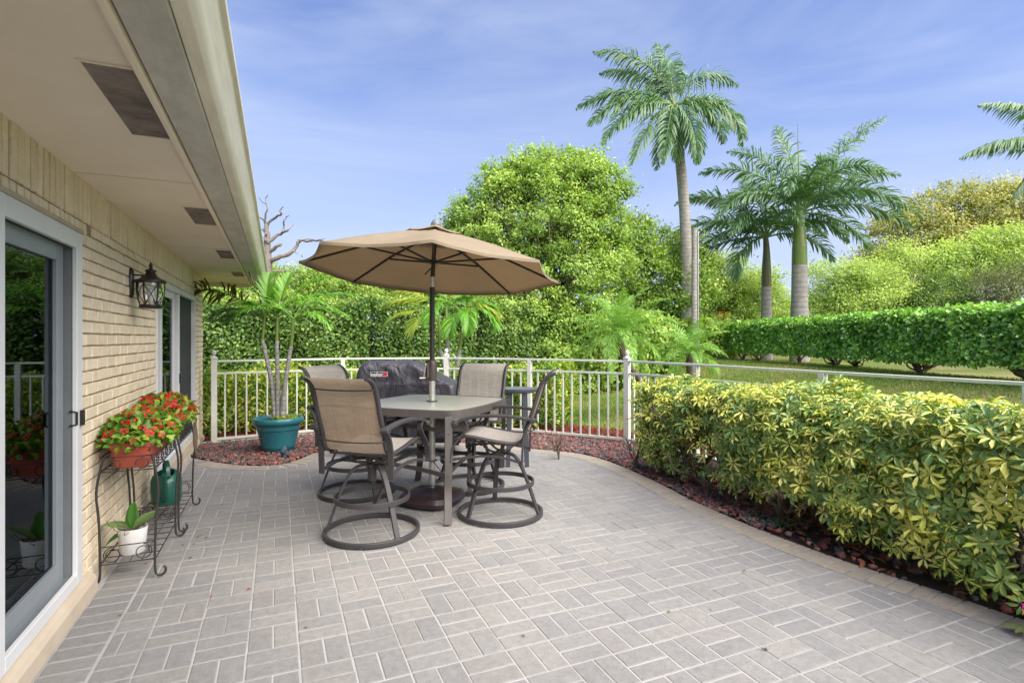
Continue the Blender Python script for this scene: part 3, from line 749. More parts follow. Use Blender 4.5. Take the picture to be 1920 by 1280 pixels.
# ------------------------------------------------------------------ swivel chair (local: +Y faces forward, z up, origin at the base centre)
def make_chair():
    root = empty('swivel_chair')
    m = MB()
    def ringp(r, z): return [(r*math.cos(a), r*math.sin(a), z) for a in np.linspace(0, 2*PI, 49)[:-1]]
    m.bar(ringp(.328, .016), (0, 0, 1), .032, .024, True); m.build('floor_ring', M_bronze, root, smooth=40, bevel=.003)
    m = MB(); m.bar(ringp(.262, .255), (0, 0, 1), .034, .014, True); m.build('foot_ring', M_bronze, root, smooth=40, bevel=.002)
    for q in range(3):
        a = q*2*PI/3+PI/2; ca, sa = math.cos(a), math.sin(a); m = MB()
        P = [(.02, .476), (.06, .482), (.11, .470), (.15, .432), (.185, .37), (.222, .285), (.258, .19), (.288, .105), (.316, .028)]
        P3 = smoothpath([(r_*ca, r_*sa, z_) for r_, z_ in P], 3)
        m.bar(P3, (-sa, ca, 0), .038, .018); m.build('leg', M_bronze, root, smooth=40, bevel=.002)
    m = MB(); m.lathe([(0, .375), (.026, .365), (.031, .37), (.031, .46), (.040, .465), (.040, .49), (0, .49)], 20); m.build('swivel_hub', M_bronze, root, smooth=40)
    # spring plates under the seat
    m = MB()
    for sx in (-.10, .10):
        m.bar(smoothpath([(sx*.3, -.02, .496), (sx*.6, .04, .50), (sx, .10, .535), (sx, .13, .572), (sx, .16, .585), (sx, .20, .59)], 3), (1, 0, 0), .03, .008)
        m.bar(smoothpath([(sx*.3, -.02, .496), (sx*.6, -.05, .50), (sx, -.09, .53), (sx, -.12, .56), (sx, -.16, .572)], 3), (1, 0, 0), .03, .008)
    m.bar([(-.25, .02, .492), (-.1, .0, .497), (.1, .0, .497), (.25, .02, .492)], (0, 1, 0), .035, .008)
    m.bar([(-.235, .19, .603), (.235, .19, .603)], (0, 1, 0), .025, .012); m.bar([(-.235, -.16, .588), (.235, -.16, .588)], (0, 1, 0), .025, .012)
    m.build('seat_support', M_bronze, root, smooth=40)
    prof = [(.345, .585), (.325, .615), (.29, .640), (.24, .652), (.17, .648), (.08, .632), (-.02, .615), (-.11, .605), (-.165, .61), (-.205, .635), (-.222, .675), (-.238, .74), (-.272, .83), (-.302, .92), (-.325, 1.0), (-.348, 1.06), (-.385, 1.105), (-.425, 1.128), (-.455, 1.135)]
    pp = smoothpath([(0, y_, z_) for y_, z_ in prof], 3)
    nW = 12; W2 = .235; vs = []; fs = []
    for i, p in enumerate(pp):
        t = i/(len(pp)-1)
        for j in range(nW+1):
            u = j/nW*2-1
            sag = -.016*(1-u*u)*(1 if t < .42 else 0) ; sagy = -.014*(1-u*u)*(1 if t >= .42 else 0)
            vs.append((u*W2, p.y+sagy*.8, p.z+sag))
    for i in range(len(pp)-1):
        for j in range(nW): fs.append((i*(nW+1)+j, i*(nW+1)+j+1, (i+1)*(nW+1)+j+1, (i+1)*(nW+1)+j))
    m = MB(); m.add(vs, fs); so = m.build('seat_sling', M_sling, root, smooth=180)
    for sx in (-1, 1):
        m = MB(); m.tube([(sx*(W2+.008), p.y, p.z-.004) for p in pp], .0135, 8, sx=1, sy=1.35, up=Vector((1, 0, 0))); m.build('side_rail', M_bronze, root, smooth=60)
        # arm with a scroll at the front
        x = sx*.275; m = MB()
        P = smoothpath([(x*.99, -.285, .785), (x, -.20, .800), (x, -.08, .812), (x, .06, .812), (x, .16, .80), (x, .24, .782), (x, .285, .762)], 4)
        m.bar(P, (1, 0, 0), .046, .022)
        m.tube([(x-.028, .30, .752), (x+.028, .30, .752)], .023, 14); m.tube([(x-.032, .30, .752), (x+.032, .30, .752)], .012, 10)
        m.tube([(x-.03, -.285, .782), (x+.03, -.285, .782)], .02, 14)
        m.build('armrest', M_bronze, root, smooth=50, bevel=.003)
        m = MB(); P = smoothpath([(x, .225, .782), (x, .205, .735), (x, .225, .69), (x, .275, .635), (x, .315, .575), (x, .333, .51), (x, .335, .455)], 4)
        m.bar(P, (1, 0, 0), .042, .013); m.build('front_post', M_bronze, root, smooth=40, bevel=.002)
        m = MB(); P = smoothpath([(x, -.275, .78), (x, -.235, .71), (x, -.215, .64), (x, -.21, .56), (x, -.205, .445)], 4)
        m.bar(P, (1, 0, 0), .042, .014); m.build('rear_post', M_bronze, root, smooth=40, bevel=.002)
        m = MB(); P = smoothpath([(x, .332, .470), (x*.98, .24, .490), (x*.95, .10, .505), (x*.95, -.02, .503), (x*.98, -.12, .487), (x, -.203, .465)], 4)
        m.bar(P, (1, 0, 0), .024, .014); m.bar([(x*.95, .02, .497), (sx*.05, .0, .488)], (0, 1, 0), .03, .010); m.build('lower_stretcher', M_bronze, root, smooth=40)
    for (y_, z_, dy, ty) in ((-.352, 1.055, -.035, 0), (-.238, .70, -.06, .03)):
        m = MB(); m.tube(smoothpath([(-.245, y_+.012, z_+.012), (-.22, y_+dy*.6, z_), (0, y_+dy, z_-.006), (.22, y_+dy*.6, z_), (.245, y_+.012, z_+.012)], 5), .0055, 8); m.build('back_rod', M_bronze, root, smooth=60)
    return root
GRP = 'swivel bar chairs around the patio table'
def facing(v): return math.atan2(v[1], v[0])-PI/2
chair = make_chair()
ch = [(.625, 4.03, 49), (1.63, 4.05, 149), (1.66, 4.93, 228), (.66, 5.12, -48)]
labs = ['bronze swivel chair nearest the house, its tan mesh back turned to us', 'bronze swivel chair right of the table seen side-on with grey mesh seat',
        'bronze swivel chair behind the table facing us in front of the railing', 'swivel chair mostly hidden behind the front left chair beside the covered grill']
chairs = [chair]+[copy_tree(chair) for _ in range(3)]
for o, (x, y, a), l in zip(chairs, ch, labs):
    o.location = (x, y, .012); o.rotation_euler = (0, 0, math.radians(a)-PI/2); tag(o, l, 'chair', GRP)
    for c in o.children:
        if c.name.startswith('leg'): c.rotation_euler = (0, 0, math.radians({49: 4, 149: 48, 228: 25, -48: -20}[a]))

# ------------------------------------------------------------------ table
TC = Vector((1.24, 4.68, 0))
tb = thing('patio_table', 'square bar-height patio table with pebbled glass top and rounded corners', 'table', TC, 0)
def rsq(h, r, bow=.03, n=8):
    """rounded square with corners on the axes, bowed sides"""
    P = []
    for q in range(4):
        a0 = q*90
        c = Vector(((h-r*1.414)*math.cos(math.radians(a0)), (h-r*1.414)*math.sin(math.radians(a0))))
        for i in range(n+1):
            a = math.radians(a0-45+90*i/n); P.append(Vector((c.x+r*math.cos(a), c.y+r*math.sin(a))))
        a1 = a0+90; c2 = Vector(((h-r*1.414)*math.cos(math.radians(a1)), (h-r*1.414)*math.sin(math.radians(a1))))
        p0 = P[-1]; nrm = Vector((math.cos(math.radians(a0+45)), math.sin(math.radians(a0+45)))); p1 = c2+nrm*r
        for i in range(1, 8):
            t = i/8; P.append(p0.lerp(p1, t)+nrm*bow*math.sin(PI*t))
    return [(p.x, p.y) for p in P]
Po = rsq(.745, .13); Pi = rsq(.715, .13)
m = MB(); n = len(Po)
vs = []
for poly, z_ in ((Po, .795), (Po, .852), (Pi, .855), (Pi, .846)): vs += [(x, y, z_) for x, y in poly]
m.add(vs, [(k*n+i, k*n+(i+1) % n, (k+1)*n+(i+1) % n, (k+1)*n+i) for k in range(3) for i in range(n)]+[tuple(range(n))[::-1]])
m.build('table_rim', M_bronze2, tb, smooth=40)
m = MB(); m.prism(Pi, .84, .851); m.build('glass_top', M_top, tb)
legs = [(-.06, -.70, -.075, -.72), (.40, .04, .46, .05), (.02, .54, .02, .62), (-.42, -.04, -.5, -.05)]
for (x, y, fx, fy) in legs:
    d = Vector((x, y, 0)).normalized(); side = Vector((-d.y, d.x, 0)); m = MB()
    P = smoothpath([(x, y, .812), (x, y, .6), (x*.995, y*.995, .40), (x*.97, y*.97, .26), (x+(fx-x)*.4, y+(fy-y)*.4, .12), (fx*1.02, fy*1.02, 0.012)], 4)
    m.bar(P, side, .058, .02)
    m.tube([Vector((x, y, .69))+d*.008, Vector((x, y, .69))+d*.016], .007, 8); m.tube([Vector((x, y, .37))+d*.008, Vector((x, y, .37))+d*.016], .007, 8)
    m.build('leg', M_bronze2, tb, smooth=40, bevel=.003)
m = MB()
lp_ = [Vector((a[0]*.965, a[1]*.965, 0)) for a in legs]
P = []
for i in range(4):
    a, b_ = lp_[i], lp_[(i+1) % 4]
    mid = (a+b_)/2*.80
    for t in np.linspace(0, 1, 9)[:-1]: P.append(((1-t)**2*a+2*t*(1-t)*mid+t*t*b_)+Vector((0, 0, .355)))
m.bar(P, (0, 0, 1), .034, .010, True)
P = [Vector(p)*1.0+Vector((0, 0, .335)) for p in P]
m.bar([(p.x*.97, p.y*.97, .69) for p in P], (0, 0, 1), .032, .010, True)
m.build('stretcher', M_bronze2, tb, smooth=40)
m = MB()
for a in legs: m.tube([(a[0]*.95, a[1]*.95, .33), (.05*a[0], .05*a[1], .34)], .004, 6)
m.tube([(.045*math.cos(a), .045*math.sin(a), .34) for a in np.linspace(0, 2*PI, 17)[:-1]], .004, 6, closed=True); m.build('pole_guide', M_bronze2, tb, smooth=60)
m = MB(); m.lathe([(.029, .853), (.048, .853), (.048, .860), (.030, .864)], 20, closed=True); m.build('pole_collar', M_bronze2, tb, smooth=30)

# ------------------------------------------------------------------ umbrella
um = thing('patio_umbrella', 'open tan octagonal market umbrella standing through the patio table', 'umbrella', (TC.x, TC.y, 0))
JZ = 1.895   # tilt joint
m = MB(); m.tube([(0, 0, .1), (0, 0, 1.06)], .027, 16); m.build('lower_pole', M_alu, um, smooth=60)
m = MB(); m.tube([(0, 0, 1.03), (0, 0, 1.86)], .0225, 16); m.build('pole', M_pole, um, smooth=60)
m = MB(); m.tube([(0, 0, 1.852), (0, 0, 1.935)], .0235, 16); m.tube([(0, 0, 1.935), (0, 0, 1.94)], .026, 16); m.build('tilt_joint', M_alu, um, smooth=60)
m = MB(); m.lathe([(.028, 1.035), (.040, 1.037), (.043, 1.06), (.043, 1.18), (.036, 1.21), (.024, 1.22)], 16); m.box((-.055, -.025, 1.06), (-.02, .025, 1.19)); m.build('crank_housing', plain('brown_plastic', (.07, .055, .045), None, .4), um, smooth=40, bevel=.004)
cd = dirv(200); m = MB()
m.bar([Vector((0, 0, 1.185))+cd*.052, Vector((0, 0, 1.07))+cd*.07], dirv(-90), .026, .01); m.tube([Vector((0, 0, 1.175))+cd*.03, Vector((0, 0, 1.175))+cd*.062], .016, 12); m.tube([Vector((0, 0, 1.06))+cd*.06, Vector((0, 0, 1.06))+cd*.11], .008, 10); m.build('crank_handle', M_alu, um, smooth=50)
# head (tilted)
hd = empty('canopy_head', (0, 0, JZ), parent=um)
ax = dirv(0); tiltv = Matrix.Rotation(math.radians(-4.6), 4, dirv(0)) @ Matrix.Rotation(math.radians(3.0), 4, dirv(90))
hd.rotation_euler = tiltv.to_euler()
m = MB(); m.tube([(0, 0, .03), (0, 0, .48)], .019, 14); m.build('upper_pole', M_pole, hd, smooth=60)
m = MB(); m.lathe([(.022, .16), (.05, .165), (.05, .19), (.022, .195)], 16); m.lathe([(.02, .40), (.045, .405), (.045, .425), (.02, .43)], 16); m.build('hub', M_blackplastic, hd, smooth=30)
RZ = .09; RR = 1.125; AP = .475   # rim height, radius, apex (relative to joint)
a0 = math.atan2(dirv(-82).y, dirv(-82).x)
def ridge(t): # canopy height along a rib at t 0..1
    return AP-(AP-RZ)*(t**1.12)
vs = []; fs = []; NT = 14; NS = 8
tin = [.1+.9*i/NT for i in range(NT+1)]
for q in range(8):
    for s_ in range(NS):
        for t in tin:
            u = s_/NS
            A0 = a0+q*PI/4; A1 = A0+PI/4
            pA = Vector((math.cos(A0), math.sin(A0), 0))*RR*t; pB = Vector((math.cos(A1), math.sin(A1), 0))*RR*t
            p = pA.lerp(pB, u); sagp = math.sin(PI*u)
            p *= 1-.035*sagp*t**3
            vs.append((p.x, p.y, ridge(t)-.028*sagp*t*(1-t*.35)+.002*math.sin(q*3+s_*2+t*9)))
K = 8*NS
for i in range(K):
    for j in range(NT):
        fs.append((i*(NT+1)+j, i*(NT+1)+j+1, ((i+1) % K)*(NT+1)+j+1, ((i+1) % K)*(NT+1)+j))
m = MB(); m.add(vs, fs); cn = m.build('canopy', M_canopy, hd, smooth=180)
sm = cn.modifiers.new('s', 'SOLIDIFY'); sm.thickness = .0025
# hem band
m = MB(); P = []
for i in range(K): P.append(Vector(vs[i*(NT+1)+NT])+Vector((0, 0, -.008)))
m.bar(P, (0, 0, 1), .022, .005, True); m.build('hem', M_canopy, cn, smooth=60)
# wind vent on top
vs2 = []; tv = [0.0, .06, .12, .18, .24, .27]
for i in range(K):
    q, u = divmod(i, NS); u /= NS
    for t in tv:
        A0 = a0+q*PI/4; A1 = A0+PI/4
        pA = Vector((math.cos(A0), math.sin(A0), 0))*RR*t; pB = Vector((math.cos(A1), math.sin(A1), 0))*RR*t
        p = pA.lerp(pB, u)
        vs2.append((p.x, p.y, ridge(t)+.012+.05*math.exp(-(t/.05)**2)+.018*(t/.27)*(.5+.5*math.sin(i*.5+1.3))-.01*math.sin(PI*u)*t/.27))
n2 = len(tv)
m = MB(); m.add(vs2, [(i*n2+j, i*n2+j+1, ((i+1) % K)*n2+j+1, ((i+1) % K)*n2+j) for i in range(K) for j in range(n2-1)]); vo = m.build('wind_vent', M_canopy, hd, smooth=180)
vo.modifiers.new('s', 'SOLIDIFY').thickness = .002
m = MB(); m.lathe([(.0, AP+.085), (.02, AP+.083), (.034, AP+.072), (.038, AP+.055), (.044, AP+.05), (.046, AP+.03), (0, AP+.03)], 18); m.build('finial', M_greyframe, hd, smooth=40)
for q in range(8):
    A = a0+q*PI/4; u = Vector((math.cos(A), math.sin(A), 0)); m = MB()
    m.bar([u*.04+Vector((0, 0, ridge(.03)-.045)), u*RR*.5+Vector((0, 0, ridge(.5)-.014)), u*RR*.985+Vector((0, 0, ridge(.985)-.014))], (-u.y, u.x, 0), .012, .018)
    rb = m.build('rib', M_pole, hd)
    m = MB(); m.bar([u*.045+Vector((0, 0, .18)), u*RR*.52+Vector((0, 0, ridge(.52)-.03))], (-u.y, u.x, 0), .011, .016); m.build('strut', M_pole, rb)
m = MB(); m.tube([(0, 0, .14), dirv(200)*.07+Vector((0, 0, .06))], .006, 8); m.build('tilt_lever', M_blackplastic, hd)
# base
ub = thing('parasol_stand', 'dark brown resin umbrella base with ridged top under the table', 'umbrella stand', (TC.x-.03, TC.y-.12, 0.012))
m = MB(); n = 40; prof = [(.235, 0), (.265, .02), (.27, .05), (.245, .085), (.16, .105), (.07, .118), (.05, .13), (.03, .13)]
vs = []
for k, (r_, z_) in enumerate(prof):
    for i in range(n):
        a = 2*PI*i/n; w = 1+.06*math.cos(4*a) + .02*math.cos(8*a); vs.append((r_*w*math.cos(a), r_*w*math.sin(a), z_*(1-.10*max(0, math.cos(4*a+PI))*(k in (3, 4)))))
m.add(vs, [(k*n+i, k*n+(i+1) % n, (k+1)*n+(i+1) % n, (k+1)*n+i) for k in range(len(prof)-1) for i in range(n)]+[tuple(range(n))[::-1], tuple(range((len(prof)-1)*n, len(prof)*n))])
m.build('base_body', M_base, ub, smooth=40)
m = MB(); m.tube([(.03, .12, .10), (.03, .12, .30)], .026, 14); m.build('pole_socket', M_bronze, ub, smooth=60)
m = MB(); m.lathe([(0, .105), (.03, .105), (.03, .125), (.022, .132), (0, .132)], 14, (.14, .02, -.01)); m.build('filler_cap', M_blackplastic, ub, smooth=40)

# ------------------------------------------------------------------ covered grill
gd = at(brg(755), 6.75)
gl = thing('covered_grill', 'barbecue grill under a wrinkled charcoal fabric cover beside the railing', 'grill', (gd[0], gd[1], 0), -YAW)
def rrect(hx0, hx1, hy, r, n=6):
    P = []
    for (cx, cy, a) in ((hx1-r, hy-r, 0), (-hx0+r, hy-r, 90), (-hx0+r, -hy+r, 180), (hx1-r, -hy+r, 270)):
        P += arc(cx, cy, r, a, a+90, n)
    return P
secs = [(.22, .62, .70, .30, .05), (.40, .61, .68, .30, .05), (.60, .60, .67, .30, .05), (.78, .595, .665, .30, .06), (.855, .58, .655, .30, .07), (.885, .55, .62, .29, .09), (.93, .53, .50, .285, .10), (1.0, .505, .395, .28, .11), (1.06, .485, .30, .265, .11), (1.105, .46, .235, .235, .10), (1.125, .42, .20, .19, .09), (1.132, .34, .15, .12, .06)]
vs = []; fs = []; N0 = None
for (z_, hx0, hx1, hy, r) in secs:
    P = rrect(hx0, hx1, hy, r)
    # resample straight sides
    Q = []
    for i in range(len(P)):
        a = P[i]; b_ = P[(i+1) % len(P)]; L = math.dist(a, b_); k = 8 if i % 7 == 6 else 1
        for j in range(k): Q.append((a[0]+(b_[0]-a[0])*j/k, a[1]+(b_[1]-a[1])*j/k))
    N0 = len(Q)
    for i, (x, y) in enumerate(Q):
        w = .010*math.sin(x*17+z_*9)+.008*math.sin(y*21+x*7-z_*14)+.006*math.sin(x*41+z_*23); w *= (1 if z_ < 1.1 else .3)
        l = math.hypot(x, y) or 1; vs.append((x+w*x/l, y+w*y/l*1.4, z_+.006*math.sin(x*11+y*9)))
for k in range(len(secs)-1):
    for i in range(N0): fs.append((k*N0+i, k*N0+(i+1) % N0, (k+1)*N0+(i+1) % N0, (k+1)*N0+i))
fs.append(tuple(range((len(secs)-1)*N0, len(secs)*N0)))
m = MB(); m.add(vs, fs); cv = m.build('fabric_cover', M_cover, gl, smooth=180)
cv.modifiers.new('sub', 'SUBSURF').levels = 1; cv.modifiers['sub'].render_levels = 2
cv.modifiers.new('s', 'SOLIDIFY').thickness = .003
m = MB(); m.tube([(-.58, -.31, .865), (-.3, -.322, .86), (.2, -.322, .86), (.64, -.31, .86)], .004, 6); m.build('cover_seam', M_blackplastic, cv)
# printed patch with the word
pt = empty('logo_patch', (-.215, -.312, .985), parent=cv); pt.rotation_euler = (math.radians(86), 0, 0)
m = MB()
for a in ((-.10, -.028, .10, -.024), (-.10, .024, .10, .028), (-.10, -.024, -.096, .024), (.096, -.024, .10, .024)): m.box((a[0], a[1], 0), (a[2], a[3], .003))
m.build('patch_border', M_patchwhite, pt)
m = MB(); m.box((.052, -.022, 0), (.094, .022, .0035)); m.build('red_square', M_patchred, pt)
cu = bpy.data.curves.new('wordmark', 'FONT'); cu.body = 'weber'; cu.size = .062; cu.extrude = .002; cu.offset = .0008; cu.align_x = 'CENTER'; cu.align_y = 'CENTER'; cu.space_character = .92
tf = bpy.data.objects.new('lettering_curve', cu); COL.objects.link(tf); bpy.context.view_layer.update()
tm = bpy.data.meshes.new_from_object(tf.evaluated_get(bpy.context.evaluated_depsgraph_get())); bpy.data.objects.remove(tf)
to = bpy.data.objects.new('lettering', tm); COL.objects.link(to); to.parent = pt; to.location = (-.024, -.004, .002); tm.materials.clear(); tm.materials.append(M_patchwhite)
m = MB(); m.box((-.58, -.28, .17), (.74, .28, .22)); 
for x in (-.55, .62):
    for y in (-.26, .26): m.box((x, y-.02, .04), (x+.05, y+.02, .2))
m.build('cart', M_blackplastic, gl, bevel=.005)
for x in (-.52, .62):
    m = MB(); m.tube([(x, -.3, .07), (x, -.26, .07)], .06, 20); m.build('wheel', M_blackplastic, gl, smooth=40)

# side table behind the far chair
sp = at(brg(968), 6.1)
stb = thing('side_table', 'small grey oval-topped resin side table behind the far chair', 'side table', (sp[0], sp[1], 0), -YAW)
M_res = plain('grey_resin', (.12, .14, .155), (.09, .105, .12), .4)
M_resd = plain('dark_grey_resin', (.05, .06, .075), None, .5)
m = MB(); m.lathe([(0, .80), (.18, .80), (.235, .82), (.26, .845), (.262, .852), (.245, .85), (.20, .835), (0, .83)], 32, sy=.7); m.build('tray_top', M_res, stb, smooth=30)
for (x, y) in ((-.07, -.1), (.09, -.1), (-.07, .1), (.09, .1)):
    m = MB(); m.bar([(x, y, .82), (x*1.15, y*1.1, .4), (x*1.3, y*1.25, .0)], (1, 0, 0), [.06, .055, .045], .025); m.build('leg', M_resd, stb, bevel=.004)

# ------------------------------------------------------------------ railing
fn = thing('patio_railing', 'white metal railing with ball-capped posts curving round the patio', 'railing', (FENCE[4][0], FENCE[4][1], 0))
FO = Vector((FENCE[4][0], FENCE[4][1], 0))
def fb(mb, name, bevel=.003, smooth=None):
    mb.v = [tuple(Vector(v)-FO) for v in mb.v]; return mb.build(name, M_fence, fn, bevel=bevel, smooth=smooth)
TOPZ = 1.112; MIDZ = .935; BOTZ = .055
finials = {0, 2, 4, 8}
F3 = [Vector((x, y, 0)) for x, y in FENCE]
for i, p in enumerate(F3):
    d = (F3[min(i+1, len(F3)-1)]-F3[max(i-1, 0)]).normalized(); a = math.atan2(d.y, d.x)
    Mx = Matrix.Translation(p) @ Matrix.Rotation(a, 4, 'Z'); m = MB()
    if i in finials:
        m.box((-.036, -.036, -.05), (.036, .036, 1.13), Mx); m.box((-.042, -.042, 1.13), (.042, .042, 1.145), Mx)
        m.lathe([(.04, 1.145), (.036, 1.16), (.018, 1.168), (.012, 1.178), (.02, 1.186), (.029, 1.203), (.031, 1.218), (.026, 1.234), (.012, 1.246), (0, 1.249)], 20, p)
    else: m.box((-.03, -.03, -.05), (.03, .03, TOPZ-.027), Mx)
    fb(m, 'post', .003, 40)
nb = 0
for i in range(len(F3)-1):
    a, b_ = F3[i], F3[i+1]; d = (b_-a).normalized(); L = (b_-a).length; up = Vector((0, 0, 1)); s_ = Vector((-d.y, d.x, 0))
    e0 = .037 if i in finials else -.0; e1 = .037 if (i+1) in finials else 0
    A, B = a+d*e0, b_-d*e1
    m = MB(); m.bar([A+up*(TOPZ-.013), B+up*(TOPZ-.013)], s_, .052, .026); fb(m, 'top_rail')
    A2, B2 = a+d*.037, b_-d*.037
    m = MB(); m.bar([A2+up*MIDZ, B2+up*MIDZ], s_, .030, .026); fb(m, 'middle_rail')
    m = MB(); m.bar([A2+up*BOTZ, B2+up*BOTZ], s_, .034, .034); fb(m, 'bottom_rail')
    k = max(1, round(L/.135))
    for j in range(1, k):
        if nb >= 100: break
        p = a+d*(L*j/k); m = MB()
        Mx = Matrix.Translation(p) @ Matrix.Rotation(math.atan2(d.y, d.x), 4, 'Z')
        m.box((-.010, -.010, BOTZ+.0172), (.010, .010, MIDZ-.0132), Mx); fb(m, 'baluster', 0); nb += 1
# concrete edging under the left run
m = MB(); m.bar([F3[0]+Vector((-.15, -.02, .005)), F3[1]+Vector((0, -.02, .005)), F3[2]+Vector((0, -.02, .005))], (0, 1, 0), .12, .04)
tag(m.build('concrete_edging', M_curb, bevel=.005), kind='structure')

# ------------------------------------------------------------------ plant stands with planter, orchid, watering can
def coil(c, r0, turns, ax1, ax2, start=0, n=18, dr=.35):
    P = []
    for i in range(n+1):
        t = i/n; a = start+turns*2*PI*t; r = r0*(1-dr*t)
        P.append(Vector(c)+Vector(ax1)*r*math.cos(a)+Vector(ax2)*r*math.sin(a))
    return P
def make_stand():
    root = empty('plant_stand')
    W, L, H = .27, .70, .715   # x, y, z ; x=0 at the wall side
    R = .0055
    for (x, y, s) in ((0, 0, -1), (W, 0, 1), (0, L, -1), (W, L, 1)):
        m = MB(); o = s*.03
        m.tube(smoothpath([(x-o*.6, y, H), (x-o*.2, y, H-.06), (x+o*.5, y, H-.2), (x+o*.1, y, .35), (x-o*.1, y, .12), (x, y, .03), (x+s*.012, y, .008), (x+s*.035, y, .006), (x+s*.05, y, .022), (x+s*.05, y, .045), (x+s*.04, y, .055)], 4), .0068, 8)
        m.build('leg', M_iron, root, smooth=60)
    m = MB()
    for z in (H-.005, H-.085):
        m.tube([(0, 0, z), (W, 0, z), (W, L, z), (0, L, z)], R*.8, 6, closed=True)
    for k in range(1, 8): m.tube([(0, L*k/8, H-.085), (W, L*k/8, H-.085)], .003, 6)
    for yy in (0, L):
        for s in (1, -1):
            m.tube(coil((W/2-s*.065, yy, H-.045), .036, 1.2, (s, 0, 0), (0, 0, 1), PI*.5), .003, 6)
    for q in range(5): m.tube(coil((W, .07+q*.14, H-.045), .034, 1.2, (0, 1, 0), (0, 0, 1), PI*.5), .003, 6)
    m.build('basket', M_iron, root, smooth=60)
    m = MB(); z = .105
    m.tube([(0, 0, z), (W, 0, z), (W, L, z), (0, L, z)], R*.8, 6, closed=True)
    for x in (.07, .14, .2): m.tube([(x, 0, z), (x, L, z)], .003, 6)
    for k in range(1, 6): m.tube([(0, L*k/6, z+.002), (W, L*k/6, z+.002)], .003, 6)
    for yy in (0, L):
        m.tube([(0, yy, z+.10), (W, yy, z+.10)], .003, 6)
        for s in (1, -1): m.tube(coil((W/2-s*.075, yy, z+.05), .045, 1.3, (s, 0, 0), (0, 0, 1), PI*.5), .003, 6)
    m.build('shelf', M_iron, root, smooth=60)
    return root
st = make_stand(); st2 = copy_tree(st)
st.location = (-.93, 3.77, .012); st2.location = (-.925, 4.56, .012)
tag(st, 'black wrought iron plant stand nearest the door, terracotta planter in its basket', 'plant stand', 'iron plant stands along the wall')
tag(st2, 'black iron plant stand with the green watering can on its lower shelf', 'plant stand', 'iron plant stands along the wall')
def planter(y0, L, label):
    t = thing('window_box', label, 'planter', (-.795, y0+L/2, .64))
    m = MB(); secs = []
    for (z, hx, hy) in ((0, .075, L/2-.05), (.01, .085, L/2-.04), (.125, .105, L/2-.012), (.128, .114, L/2-.004), (.155, .116, L/2), (.155, .106, L/2-.01), (.125, .10, L/2-.02)):
        r = .025; P = []
        for (cx, cy, a) in ((hx-r, hy-r, 0), (-hx+r, hy-r, 90), (-hx+r, -hy+r, 180), (hx-r, -hy+r, 270)): P += arc(cx, cy, r, a, a+90, 5)
        secs.append([(x, y, z) for x, y in P])
    n = len(secs[0]); vs = sum(secs, [])
    m.add(vs, [(k*n+i, k*n+(i+1) % n, (k+1)*n+(i+1) % n, (k+1)*n+i) for k in range(len(secs)-1) for i in range(n)]+[tuple(range(n))[::-1]])
    m.build('trough', M_terracotta, t, smooth=35)
    m = MB(); m.box((-.099, -L/2+.02, .10), (.099, L/2-.02, .12)); m.build('soil', M_soil, t)
planter(3.80, .62, 'terracotta plastic window box in the basket of the nearer plant stand')
planter(4.60, .60, 'terracotta window box in the farther plant stand half hidden by red blooms')

def whorls(P, D, n_l, L, W, th, name, mat, parent, tpl=T_LFT, clump=None, thj=.2):
    """groups of leaflets round each point P with axis D"""
    n = len(P); D = unit(D)
    U = unit(np.cross(D, rdir(n))); V = np.cross(D, U)
    k = n_l
    ph = (np.arange(k)/k*2*PI)[None]+rng.random((n, 1))*6.28+rng.normal(size=(n, k))*.12
    t = th+rng.normal(size=(n, k))*thj
    A = np.cos(t)[..., None]*D[:, None]+np.sin(t)[..., None]*(np.cos(ph)[..., None]*U[:, None]+np.sin(ph)[..., None]*V[:, None])
    A = A.reshape(-1, 3); N = np.repeat(D, k, 0)+rng.normal(size=(n*k, 3))*.12
    PP = np.repeat(P, k, 0)+A*.006
    sc = (.7+.5*rng.random(n)).repeat(k)*(.85+.3*rng.random(n*k))
    c = None if clump is None else np.repeat(clump, k)
    r = np.clip(np.repeat(rng.random(n), k)*.7+rng.random(n*k)*.3, 0, 1)
    return leaves(name, PP, A, N, L*sc, W*sc, mat, tpl, parent, c, r)
